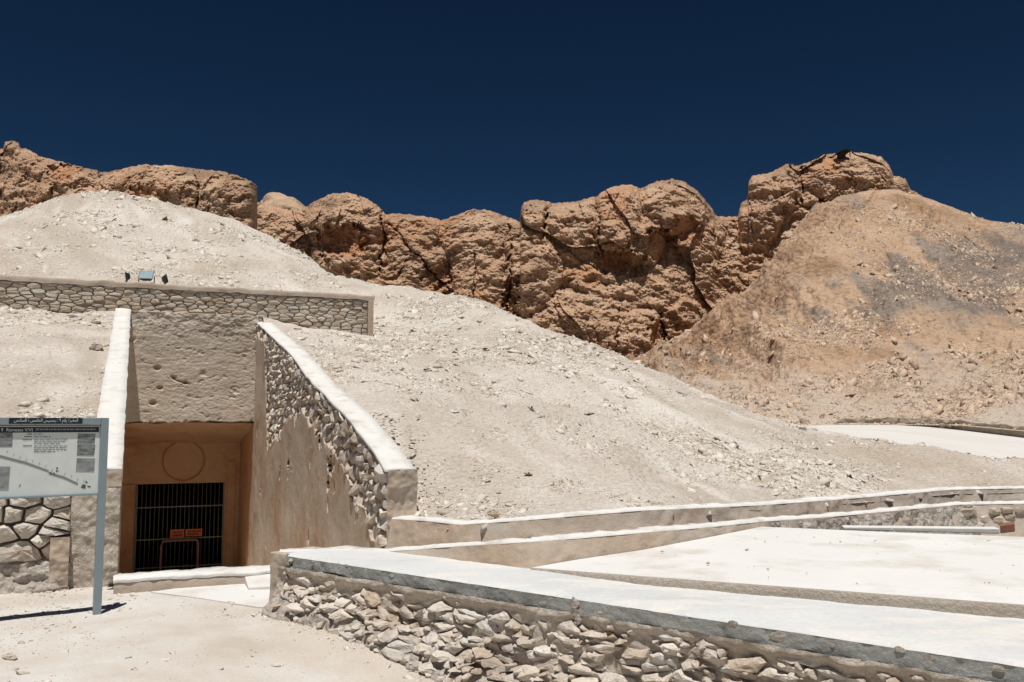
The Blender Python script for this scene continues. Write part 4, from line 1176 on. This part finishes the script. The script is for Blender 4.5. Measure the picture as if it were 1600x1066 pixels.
# arm walls behind the platform
def poly_wall(name, top, thick, zbot, label, face_mat, top_mat, foot=None, n=300, amp=.012, side=(0, 1), faceamp=.0, batter=.16):
    T = np.array([at(px, py, Y) if len(q_) == 0 else at(px, py, Y) for px, py, Y, *q_ in top])
    L = np.concatenate([[0], np.cumsum(np.linalg.norm(np.diff(T[:, :2], axis=0), axis=1))])
    s = np.linspace(0, L[-1], n)
    Tp = np.stack([np.interp(s, L, T[:, i]) for i in range(3)], -1)
    tg = np.gradient(Tp[:, :2], axis=0); tg /= np.linalg.norm(tg, axis=1)[:, None]
    nr = np.stack([-tg[:, 1], tg[:, 0], 0 * tg[:, 0]], -1)     # points away from the camera for left-to-right runs
    o = empty(name, Tp[n // 2] - [0, 0, .4], label, "wall")
    m_ = 26
    v = np.linspace(0, 1, m_)[None, :, None]
    bot = Tp.copy(); bot[:, 2] = zbot
    bot[:, :2] -= nr[:, :2] * batter
    if foot is not None:
        FT = np.array(foot); pxx = Tp[:, 0] / Tp[:, 1] * FPX + 800; fx = FT[:, 0] / FT[:, 1] * FPX + 800
        fb = np.stack([np.interp(pxx, fx, FT[:, i]) for i in range(3)], -1)
        k_ = sm(pxx, 1215, 1188)[:, None]
        bot = bot * (1 - k_) + fb * k_
    F_ = bot[:, None] * (1 - v) + (Tp - [0, 0, .02])[:, None] * v
    nz = fbm(F_, 1.8, 4, .6, 4) * amp * 2 + np.clip(fbm(F_, 5, 4, .65, 9), -.2, 1) * faceamp
    F_ = F_ - nr[:, None] * np.maximum(nz, -.002)[..., None]
    grid_obj("wall_face", F_, face_mat, o, smooth=False)
    rw = [Tp - nr * .003 - [0, 0, .022], Tp + nr * .010, Tp + nr * thick * .5 + [0, 0, .004], Tp + nr * thick, Tp + nr * thick - [0, 0, .6]]
    R = np.stack(rw, 1)
    nz = fbm(R, 4.2, 5, .65, 4) * .013
    R[:, 1:4, 2] += nz[:, 1:4]; R[:, 0] -= nr * nz[:, :1] * .3; R[:, 1] -= nr * nz[:, :1] * .3
    grid_obj("coping", R, top_mat, o, smooth=False)
    return o, Tp, nr
def Yz(px, py, z): return (px, py, float(at_z(px, py, z)[1]))
arm_top = [Yz(436, 862, .505), (577, 860.3, 8.07), (692, 851.5, 7.64), (760, 847, 7.32), (831, 842.5, 7.12), (905, 837, 7.32), (1000, 829, 7.68), (1100, 821, 8.38), (1191, 812, 9.3), (1300, 804.5, 9.9), (1500, 786, 11.35), (1600, 784.5, 11.5), (1900, 784, 11.7)]
arm, TpA, nrA = poly_wall("platform_wall", arm_top, .15, .0, "nearer low plastered wall with white top edge bounding the white platform", M["plaster"], M["white_coping"], n=420, amp=.008, faceamp=.008,
    foot=[at_z(436, 868, .47), at_z(577, 866, .47), at_z(692, 876, .48), at_z(760, 883, .49), at_z(831, 889, .50), at_z(905, 876, .53), at_z(1000, 862, .55), at_z(1100, 842, .565), at_z(1191, 824, .565), at_z(1240, 825, .5)])
t2, TpB, nrB = poly_wall("terrace_wall", [(q[0], q[1], q[2]) for q in T2], .24, -.1, "farther low rough plastered wall holding back the foot of the scree slope", M["plaster"], M["white_coping"], n=500, amp=.012, faceamp=.016)
# stones showing in the nearer wall at the far right
iP = at(1513, 800, 11.35); iQ = at(1640, 800, 11.55)
dv = (iQ - iP); dv[2] = 0; Lq = np.linalg.norm(dv); dv /= Lq; nv = np.array([dv[1], -dv[0], 0])
def mapQ(V): return iP[None] * [1, 1, 0] + V[:, :1] * dv + np.array([0, 0, 1]) * V[:, 1:2] + nv * (V[:, 2:3] + .02)
rnd = random.Random(9)
zq1 = float(at(1550, 792, 11.4)[2]); zq0 = float(at(1550, 828, 11.4)[2])
cl = cells(0, Lq, zq0, zq1, (.075, .12), (.11, .22), lambda s, h: 0 < s < Lq and zq0 < h < zq1 and True, rnd, limits=((0, 1, zq1),), asp=.75)
lay_stones(arm, cl, mapQ, M["stone_tan"], rnd, .008, .055, limit=60, N=9, skip=.12, rings=((1.0, -1.0), (.95, .5), (.6, 1.0)))
# rough rubble facing left of those stones
Pa, Pb = Yz(1191, 814, .63), (1500, 788, 11.33)
ii = (TpA[:, 0] / TpA[:, 1] * FPX + 800 > 1193) & (TpA[:, 0] / TpA[:, 1] * FPX + 800 < 1512)
TT = TpA[ii]; NN = nrA[ii]
v = np.linspace(0, 1, 40)[None, :, None]
T2_ = np.stack([np.interp(np.linspace(0, 1, 260), np.linspace(0, 1, len(TT)), TT[:, i]) for i in range(3)], -1)
N2_ = np.stack([np.interp(np.linspace(0, 1, 260), np.linspace(0, 1, len(NN)), NN[:, i]) for i in range(3)], -1)
F_ = (T2_ - [0, 0, .75])[:, None] * (1 - v) + (T2_ - [0, 0, .035])[:, None] * v
f1, f2, hh_ = worley(F_[..., 0] * 9 + fbm(F_, 3, 2) * .8, F_[..., 2] * 9, 5)
nz = .02 + (1 - f1) * .035 * hh_ + fbm(F_, 6, 4, .65, 3) * .02 + .16 * (1 - v[..., 0])
F_ = F_ - N2_[:, None] * nz[..., None]
grid_obj("rubble_facing", F_, M["rubble"], arm, smooth=False)

# kerb and reddish block on the far side of the platform
k0 = at_z(1318, 823.5, .60); k1 = at_z(1562, 826, .62); dk = k1 - k0; Lk = np.linalg.norm(dk[:2]); dk = dk / Lk; nk = np.array([-dk[1], dk[0], 0])
mb = MB(); mb.hexa([k0 - [0, 0, .03], k1 - [0, 0, .05], k1 + nk * .16 - [0, 0, .05], k0 + nk * .16 - [0, 0, .03]], [k0, k1, k1 + nk * .16, k0 + nk * .16])
props(bevel(mb.build("kerb", M["white_coping"]), .008), "long thin whitewashed kerb along the far edge of the white platform", "kerb")
rb0 = at_z(1563, 834, .56); rb1 = at_z(1586, 831, .56)
dq = rb1 - rb0; nq = np.array([rb0[0] + .1, rb0[1], 0]); nq /= np.linalg.norm(nq)
mb = MB(); mb.hexa([rb0, rb1, rb1 + nq * .25, rb0 + nq * .25], [p + [0, 0, .075] for p in (rb0, rb1, rb1 + nq * .25, rb0 + nq * .25)])
props(bevel(mb.build("brick_block", M["red_brick"]), .006), "small reddish brown block at the right end of the thin kerb", "block")

# ------------------------------------------------------------------ information sign
pb = at(152.5, 952, 7.78); pb[2] = float(ground_z(pb[0], pb[1]))
SD = np.array([1.366, 1.0, 0]); SD /= np.linalg.norm(SD); SN = np.array([SD[1], -SD[0], 0])      # SN faces the camera
sign = empty("information_sign", pb, "grey metal information sign on a post with a diagram of the tomb", "sign")
PB0 = np.array([pb[0], pb[1], 0])
def S(x, y, z): return PB0 + SD * x + SN * y + np.array([0, 0, z])
def sxz(px, py, y=0.0):
    w = at_plane(px, py, PB0 + SN * y, SN); return float((w - PB0) @ SD), float(w[2])
_, ztop = sxz(163, 653); _, zbot = sxz(157, 773.5)
LEN = 1.9
def sbox(x0, x1, y0, y1, z0, z1, name, mat, parent=sign, bev=.003):
    mb = MB(); mb.hexa([S(x0, y0, z0), S(x1, y0, z0), S(x1, y1, z0), S(x0, y1, z0)], [S(x0, y0, z1), S(x1, y0, z1), S(x1, y1, z1), S(x0, y1, z1)])
    o = mb.build(name, mat, parent)
    if bev: bevel(o, bev)
    return o
pwid = .062
sbox(-.0 - pwid / 2, pwid / 2, -.045, .0, -.1, ztop, "post", M["steel"])
sbox(-LEN - pwid / 2, -LEN + pwid / 2, -.045, .0, -.1, ztop, "post", M["steel"])
x_in, zh1 = sxz(155, 664); _, zh0 = sxz(155, 650)
zhd = ztop - .055
sbox(-LEN + pwid / 2 + .001, -pwid / 2 - .001, -.042, .004, zhd - .0, ztop - .001, "top_rail", M["steel"])
sbox(-LEN + pwid / 2 + .001, -pwid / 2 - .001, -.042, .0, zbot, zbot + .016, "bottom_rail", M["steel"])
panel = sbox(-LEN + pwid / 2 + .001, -pwid / 2 - .001, -.034, -.022, zbot + .017, zhd - .001, "panel", M["panel"], bev=0)
def flat(x0, x1, z0, z1, name, mat, parent=sign, y=-.0215, t=.001):
    return sbox(x0, x1, y, y + t, z0, z1, name, mat, parent, 0)
# black header strip with arabic lettering
xa, _ = sxz(14, 655, .0045); xb, _ = sxz(129, 656, .0045)
flat(xa, xb, zhd + .003, ztop - .002, "header_strip", M["navy"], sign, y=.0042, t=.0015)
x1_, zt1 = sxz(155, 667, -.02); _, zt0 = sxz(155, 675.5, -.02)
flat(-LEN + .06, x1_, zt0, zt1, "title_strip", M["navy"], sign, y=-.0215, t=.0015)
sbox(-LEN + pwid / 2 + .002, -pwid / 2 - .002, -.0205, -.006, zt1 + .006, zhd - .002, "inner_rail", M["steel_dark"], sign, 0)
def text_obj(body, x0, x1, z0, z1, mat, y, parent=sign, name="lettering", align_h=None):
    cu = bpy.data.curves.new("lettering", 'FONT'); cu.body = body; cu.size = 1.0; cu.extrude = 0
    to = bpy.data.objects.new("tmp_lettering", cu); COL.objects.link(to)
    bpy.context.view_layer.update()
    dg = bpy.context.evaluated_depsgraph_get()
    me = bpy.data.meshes.new_from_object(to.evaluated_get(dg))
    bpy.data.objects.remove(to); 
    co = np.zeros(len(me.vertices) * 3); me.vertices.foreach_get("co", co); co = co.reshape(-1, 3)
    if len(co) == 0: return None
    lo, hi = co.min(0), co.max(0)
    X = x0 + (co[:, 0] - lo[0]) / (hi[0] - lo[0]) * (x1 - x0); Z = z0 + (co[:, 1] - lo[1]) / (hi[1] - lo[1]) * (z1 - z0)
    W = PB0 + X[:, None] * SD + SN * y + Z[:, None] * np.array([0, 0, 1])
    F = [tuple(p.vertices) for p in me.polygons]
    return mk(name, W, F, mat, parent)
# "المقبرة رقم ٩ : رمسيس الخامس / السادس" in presentation forms, visual order
FORMS = {'ا': ('\ufe8d', '\ufe8e', None, None), 'ل': ('\ufedd', '\ufede', '\ufedf', '\ufee0'), 'م': ('\ufee1', '\ufee2', '\ufee3', '\ufee4'), 'ق': ('\ufed5', '\ufed6', '\ufed7', '\ufed8'), 'ب': ('\ufe8f', '\ufe90', '\ufe91', '\ufe92'),
         'ر': ('\ufead', '\ufeae', None, None), 'ة': ('\ufe93', '\ufe94', None, None), 'س': ('\ufeb1', '\ufeb2', '\ufeb3', '\ufeb4'), 'ي': ('\ufef1', '\ufef2', '\ufef3', '\ufef4'), 'خ': ('\ufea5', '\ufea6', '\ufea7', '\ufea8'), 'د': ('\ufea9', '\ufeaa', None, None)}
def shape(word):
    out = []
    for i, ch in enumerate(word):
        if ch not in FORMS: out.append(ch); continue
        prev = i > 0 and word[i - 1] in FORMS and FORMS[word[i - 1]][2] is not None
        nxt = i < len(word) - 1 and word[i + 1] in FORMS and FORMS[ch][2] is not None
        f = FORMS[ch]
        out.append(f[3] if prev and nxt else f[1] if prev else f[2] if nxt else f[0])
    return ''.join(out)
line = "المقبرة رقم ٩ : رمسيس الخامس / السادس"
vis = ' '.join(shape(w)[::-1] for w in line.split(' ')[::-1])
xl, _ = sxz(22, 655, .006); xr, _ = sxz(122, 655, .006)
text_obj(vis, xl, xr, zhd + .007, ztop - .007, M["letter_white"], .0062)
xl, _ = sxz(-10, 671, -.02); xr, _ = sxz(51, 671, -.02)
text_obj("KV 9  Rameses V/VI", xl, xr, zt0 + .010, zt1 - .010, M["letter_white"], -.0193)
# illegible rows of print: short dashes
rnd = random.Random(77)
def dashes(px0, px1, py, mat, hpx=2.0, wmin=3, wmax=9, gap=1.6, name="lettering"):
    mb = MB(); x = px0
    while x < px1:
        w_ = min(rnd.uniform(wmin, wmax), px1 - x)
        a0, z0 = sxz(x, py, -.02); a1, z1 = sxz(x + w_, py, -.02); h_ = hpx * 7.6 / FPX / 2
        mb.add([S(a0, -.0198, z0 - h_), S(a1, -.0198, z0 - h_), S(a1, -.0198, z0 + h_), S(a0, -.0198, z0 + h_)], [(0, 1, 2, 3)])
        x += w_ + gap
    return mb.build(name, mat, sign)
dashes(56, 150, 671.0, M["letter_dim"], 2.4, 1.5, 6, 1.2)
for (xx0, xx1, yy) in ((42, 50, 678.5), (38, 50, 682.5), (35, 50, 687)): dashes(xx0, xx1, yy, M["ink"], 1.3, 8, 14, .5)
dashes(36, 50, 696.8, M["ink"], 1.3, 8, 14, .5)
for (xx1, yy) in ((67, 678.5), (79, 682.7), (105, 687), (102, 690), (94, 693), (105, 697), (104, 700), (104, 703), (86, 706)):
    dashes(53, xx1, yy, M["ink_light"], 1.3)
def quadp(pts, name, mat, y=-.0200):
    mb = MB(); c = [sxz(a, b, -.02) for a, b in pts]
    mb.add([S(a, y, b) for a, b in c], [tuple(range(len(c)))]); return mb.build(name, mat, sign)
quadp([(-18, 699), (19, 698), (20, 676), (-18, 676)], "photograph", M["photo_grey"])
quadp([(120.5, 693), (147.5, 693.5), (149.5, 678), (122, 677.5)], "photograph", M["photo_grey"])
quadp([(120, 712), (147, 712.5), (149, 695), (121, 694.5)], "photograph", M["photo_grey"])
quadp([(118.5, 737), (147, 737.5), (148.5, 716.5), (120, 716)], "photograph", M["photo_pale"])
quadp([(-18, 766), (13, 766), (16, 729.5), (-18, 729)], "photograph", M["photo_pale"])
# long section of the tomb corridor
quadp([(-20, 706), (40, 721.5), (76, 735), (76, 738), (40, 725.5), (-20, 710)], "diagram", M["ink_light"])
quadp([(76, 737.5), (100, 744.5), (122, 755), (121, 758), (100, 748.5), (76, 741)], "diagram", M["ink_light"])
quadp([(79, 737), (80, 737), (81, 741), (78, 741)], "diagram", M["ink"])
quadp([(84, 738), (85, 738), (86, 742.5), (83, 742)], "diagram", M["ink"])
quadp([(126, 762), (129, 757), (134, 757.5), (133.5, 764)], "diagram", M["ink"])
quadp([(132, 754), (135.5, 751.5), (137.5, 755)], "diagram", M["ink"])
quadp([(136, 759), (142, 760), (141, 762), (137, 761)], "diagram", M["ink"])
quadp([(88, 730.5), (90.5, 730.5), (90.5, 732.8), (88, 732.8)], "diagram", M["navy"])
quadp([(87.5, 735), (90, 735), (90, 737.2), (87.5, 737.2)], "diagram", M["navy"])
quadp([(29, 761), (32, 756), (32.8, 756.6), (30, 761.3)], "diagram", M["ink"])
for k in range(13):
    x = 10 + k * 10; y = 706 + k * 3.8 + rnd.uniform(-1.5, 1.5)
    quadp([(x, y + 3), (x + .5, y + 3.2), (x + 2.8, y - 1.2), (x + 2.2, y - 1.4)], "diagram", M["ink_light"])

# ------------------------------------------------------------------ floodlights on the upper wall
def flood(a, yaw, tilt, size, label, pyb):
    c = E(a, BW + .12, ZW + .015)
    r = empty("floodlight", c, label, "floodlight", "floodlights on the upper wall")
    cy, sy = math.cos(yaw), math.sin(yaw); ct, st_ = math.cos(tilt), math.sin(tilt)
    def T(x, y, z):      # x right, y forward (glass side), z up
        y2, z2 = y * ct - z * st_, y * st_ + z * ct
        return c + np.array([x * cy - y2 * sy, x * sy + y2 * cy, z2 + size * .62])
    w, h, d = size * .62, size * .5, size * .34
    mb = MB(); front = [T(-w, d * .5, -h), T(w, d * .5, -h), T(w, d * .5, h), T(-w, d * .5, h)]; back_ = [T(-w * .55, -d, -h * .5), T(w * .55, -d, -h * .5), T(w * .55, -d, h * .5), T(-w * .55, -d, h * .5)]
    mb.hexa(front, back_); bevel(mb.build("housing", M["lamp_body"], r), .008)
    mb = MB(); f2 = [T(-w * .88, d * .5 + .006, -h * .86), T(w * .88, d * .5 + .006, -h * .86), T(w * .88, d * .5 + .006, h * .86), T(-w * .88, d * .5 + .006, h * .86)]
    mb.add(f2, [(0, 1, 2, 3)]); mb.build("lens", M["lamp_glass"], r)
    mb = MB()
    for sgn in (-1, 1):
        mb.tube([T(sgn * w * 1.06, 0, 0), T(sgn * w * 1.06, 0, 0) * [1, 1, 0] + [0, 0, c[2]]], .012, 6)
    mb.tube([T(-w * 1.06, 0, 0) * [1, 1, 0] + [0, 0, c[2] + .005], T(w * 1.06, 0, 0) * [1, 1, 0] + [0, 0, c[2] + .005]], .012, 6)
    mb.build("bracket", M["lamp_body"], r)
    m_ = MB(); mb.build
    return r
aF = [float(toE(at_plane(x, 437, E(0, BW + .12, 0), DD))[0]) for x in (198, 229, 258)]
flood(aF[0], math.radians(118), math.radians(-10), .20, "left floodlight on the upper wall, dark and seen edge on", 0)
flood(aF[1], math.radians(180 + 8), math.radians(35), .26, "middle floodlight on the upper wall with its pale glass facing us", 0)
flood(aF[2], math.radians(-62), math.radians(15), .20, "right floodlight on the upper wall turned towards the right", 0)

# ------------------------------------------------------------------ little dark shelter on the summit
sp = at(1320, 238.5, 88.5)
sh = empty("summit_shelter", sp - [0, 0, .2], "tiny black open shelter on top of the summit crag", "shelter")
mb = MB()
mb.add([sp + [-.75, 0, .05], sp + [.1, -.2, .42], sp + [.62, 0, .26], sp + [-.75, 1.4, .05], sp + [.1, 1.4, .42], sp + [.62, 1.4, .26],
        sp + [-.75, 0, -.02], sp + [.1, -.2, .34], sp + [.62, 0, .18], sp + [-.75, 1.4, -.02], sp + [.1, 1.4, .34], sp + [.62, 1.4, .18]],
       [(0, 1, 4, 3), (1, 2, 5, 4), (6, 9, 10, 7), (7, 10, 11, 8), (0, 6, 7, 1), (1, 7, 8, 2), (3, 4, 10, 9), (4, 5, 11, 10), (0, 3, 9, 6), (2, 8, 11, 5)])
mb.build("roof", M["shelter_black"], sh)
mb = MB(); mb.hexa([sp + [-.35, .1, -.4], sp + [.12, .1, -.4], sp + [.12, 1.2, -.4], sp + [-.35, 1.2, -.4]], [sp + [-.35, .1, .12], sp + [.12, .1, .30], sp + [.12, 1.2, .30], sp + [-.35, 1.2, .12]])
mb.build("wall", M["shelter_black"], sh)
for x_ in (.55,):
    m_ = MB(); m_.tube([sp + [x_, .1, -.4], sp + [x_, .1, .2]], .05, 6); m_.build("post", M["shelter_black"], sh)

# ------------------------------------------------------------------ loose stones
def shards(name, pts, size, mat, label, flatn=.38, up=None, stretch=1.5):
    """joined angular flakes: one object of kind stuff"""
    n = len(pts)
    base = np.array([(-1, -1, -1), (1, -1, -1), (1, 1, -1), (-1, 1, -1), (-.7, -.7, 1), (.7, -.7, 1), (.7, .7, 1), (-.7, .7, 1)], float) * .5
    B = base[None] + RNG.uniform(-.26, .26, (n, 8, 3))
    B[..., 0] *= RNG.uniform(.9, stretch, (n, 1)); B[..., 1] *= RNG.uniform(.6, 1.1, (n, 1)); B[..., 2] *= RNG.uniform(.4, 1.6, (n, 1)) * flatn
    B *= size[:, None, None]
    th_ = RNG.uniform(0, 2 * np.pi, n); c, s = np.cos(th_)[:, None], np.sin(th_)[:, None]
    x, y = B[..., 0] * c - B[..., 1] * s, B[..., 0] * s + B[..., 1] * c
    z = B[..., 2]
    tx = RNG.normal(0, .25, (n, 1)); ty = RNG.normal(0, .25, (n, 1))
    z = z + x * tx + y * ty
    if up is not None: z = z + x * up[:, :1] + y * up[:, 1:2]
    W = np.stack([x, y, z], -1) + pts[:, None, :]
    q = np.array([(3, 2, 1, 0), (4, 5, 6, 7), (0, 1, 5, 4), (1, 2, 6, 5), (2, 3, 7, 6), (3, 0, 4, 7)])
    F = (q[None] + (np.arange(n) * 8)[:, None, None]).reshape(-1, 4)
    return props(mk(name, W.reshape(-1, 3), F, mat), label, kind="stuff")

def sample_faces(V, F, n, power=2.0, dens=None):
    c = V[F].mean(1)
    e1 = V[F[:, 1]] - V[F[:, 0]]; e2 = V[F[:, 3]] - V[F[:, 0]]
    nr = np.cross(e1, e2); ar = np.linalg.norm(nr, axis=1)
    dist = np.linalg.norm(c - [0, 0, EYE], axis=1)
    px = c[:, 0] / np.maximum(c[:, 1], .1) * FPX + 800
    w = ar / dist ** power * ((px > -60) & (px < 1680) & (c[:, 1] > .5))
    w = w * (np.abs(nr[:, 2]) > .6 * ar)
    if dens is not None: w = w * dens(c)
    w = w / w.sum()
    idx = RNG.choice(len(F), n, p=w)
    u = RNG.random((n, 1)); v = RNG.random((n, 1))
    P = V[F[idx, 0]] * (1 - u) * (1 - v) + V[F[idx, 1]] * u * (1 - v) + V[F[idx, 2]] * u * v + V[F[idx, 3]] * (1 - u) * v
    nn = nr[idx] / np.maximum(ar[idx, None], 1e-9); nn *= np.sign(nn[:, 2:3] + 1e-9)
    gr = np.clip(-nn[:, :2] / np.maximum(nn[:, 2:3], .3), -.9, .9)
    return P, gr, dist[idx]
def dens_slope(c):
    k = fbm(c * [1, 1, 1], .25, 4, .65, 61)
    k2 = fbm(c, 1.1, 3, .6, 71)
    return np.clip(.5 + k * 1.5 + k2 * .9, .04, 3) ** 1.6
P, gr, dist = sample_faces(slopeV, slopeF, 105000, 1.7, dens_slope)
sz = np.clip(RNG.pareto(2.2, len(P)) * .011 + .012, .012, .13) * (dist / 14) ** .6
shards("scree", P + [0, 0, .002], sz, M["shard"], "loose pale limestone flakes strewn over the scree slope", up=gr)
hn, hm = PHf.shape[:2]
hV = PHf.reshape(-1, 3); hF = grid_faces(hn, hm)
P, gr, dist = sample_faces(hV, hF, 52000, 1.6, lambda c: np.clip(.5 + fbm(c, .12, 3, .6, 5) * 1.6, .05, 3) ** 1.5)
sz = np.clip(RNG.pareto(2.4, len(P)) * .035 + .045, .045, .45)
shards("scree", P, sz, M["hill_shard"], "scattered stones on the tan hillside", up=gr, flatn=.6)
gV = PG.reshape(-1, 3); gF = grid_faces(*PG.shape[:2], gok)
def dens_ground(c):
    s = (c[:, 0] - C0[0]) * LV[0] + (c[:, 1] - C0[1]) * LV[1]; d = (c[:, 0] - C0[0]) * NV[0] + (c[:, 1] - C0[1]) * NV[1]
    a = (c - OL) @ DU; b = (c - OL) @ DD
    ok = (d > .05) | (s < -.1)
    ok &= ~((b > -.1) & (a < .2)) & ~((b > -.6) & (a >= .2))
    near_wall = 14 * np.exp(-np.clip(d - .12, 0, 9) / .07) * (s > -.1) + 8 * np.exp(-np.clip(-b - .1, 0, 9) / .10) * (a < .0)
    left = .35 + 1.2 * sm(c[:, 0], -2.0, -3.6)
    return ok * (left * np.clip(.5 + fbm(c, .9, 3, .6, 5) * 1.5, .1, 2) + near_wall)
P, gr, dist = sample_faces(gV, gF, 6500, 1.2, dens_ground)
sz = np.clip(RNG.pareto(2.6, len(P)) * .010 + .008, .008, .065)
shards("gravel", P + [0, 0, .001], sz, M["shard"], "small white stone chips scattered over the sandy ground", up=gr, flatn=.35)
# stones tumbled along the right edge of the right coping and the foot of the slope
bl = RNG.uniform(-.05, 4.5, 260); al = WID + .36 + np.abs(RNG.normal(0, .22, 260)) + .03
pt = E(al, bl, 0); pt[:, 2] = fR(pt[:, :2]) - .005
shards("rubble", pt, np.clip(RNG.pareto(2.5, 260) * .015 + .02, .02, .08), M["shard"], "broken stones lying along the outer edge of the right wing wall", flatn=.4)
fV = np.array([at_z(px, py, .582) for px, py in RNG.uniform((850, 826), (1600, 940), (400, 2))])
fx = (fV[:, 1] < 8.6) & (fV[:, 0] > -.2)
pxs_ = fV[:, 0] / fV[:, 1]
pp_ = fV[[i for i in range(400) if (890 - (887 - 826) * ((fV[i, 0] / fV[i, 1] * FPX + 800) - 830) / 360) < (662 + (1.6 - .582) / fV[i, 1] * FPX) < 880 + ((fV[i, 0] / fV[i, 1] * FPX + 800) - 830) * .06]][:38]
shards("grit", pp_, np.clip(RNG.pareto(2.5, len(pp_)) * .006 + .006, .006, .03), M["stone_tan"], "few tiny stones lying on the white platform", flatn=.5)
# few single bigger stones that can be picked out
def rock(px, py, Y, r, label, z=None, flat=(1, .8, .6), mat="stone"):
    c = at(px, py, Y)
    if z is not None: c[2] = z
    rn = random.Random(int(px * 7 + py))
    o = lump(c, r, M[mat], "rock", None, rn, flat=flat, N=9)
    return props(o, label, "rock")
def on(px, py, surf):
    """first hit of the sight line with a height function"""
    for Y in np.arange(4, 40, .02):
        w = at(px, py, Y)
        if w[2] < surf(w): return Y
    return 20
gz_f = lambda w: float(ground_z(w[0], w[1]))
sl_f = lambda w: float(fR(w[:2]))
bank = lambda w: float(copL(toE(w)[1])) - .08
rock(152, 543, on(152, 545, bank), .13, "white wedge-shaped stone against the left wing wall coping", flat=(1.3, .8, .5))
rock(150, 503, on(150, 505, bank), .13, "brownish stone near the top of the left wing wall", flat=(1.2, .8, .6), mat="stone_tan")
rock(14, 1027, on(14, 1029, gz_f), .045, "dark chip of stone on the sand at the lower left edge", flat=(1.6, .9, .5), mat="stone_tan")
rock(211, 1048, on(211, 1049, gz_f), .028, "small pale pebble on the sand near the bottom edge, below the sign", flat=(1.3, .9, .7))
rock(431, 1039, on(431, 1040, gz_f), .03, "pale pebble on bare sand left of the rubble wall foot", flat=(1.5, .9, .5))
rock(772, 803, 9.75, .06, "grey brown boulder behind the farther low wall at the scree foot", flat=(1.3, .9, .7), mat="stone_tan")
rock(188, 905, 9.1, .075, "angular stone wedged at the foot of the left pier", flat=(1, .8, .7))
rock(364, 906, on(364, 908, gz_f), .028, "small white stone lying before the entrance curb", flat=(1, .8, .8))
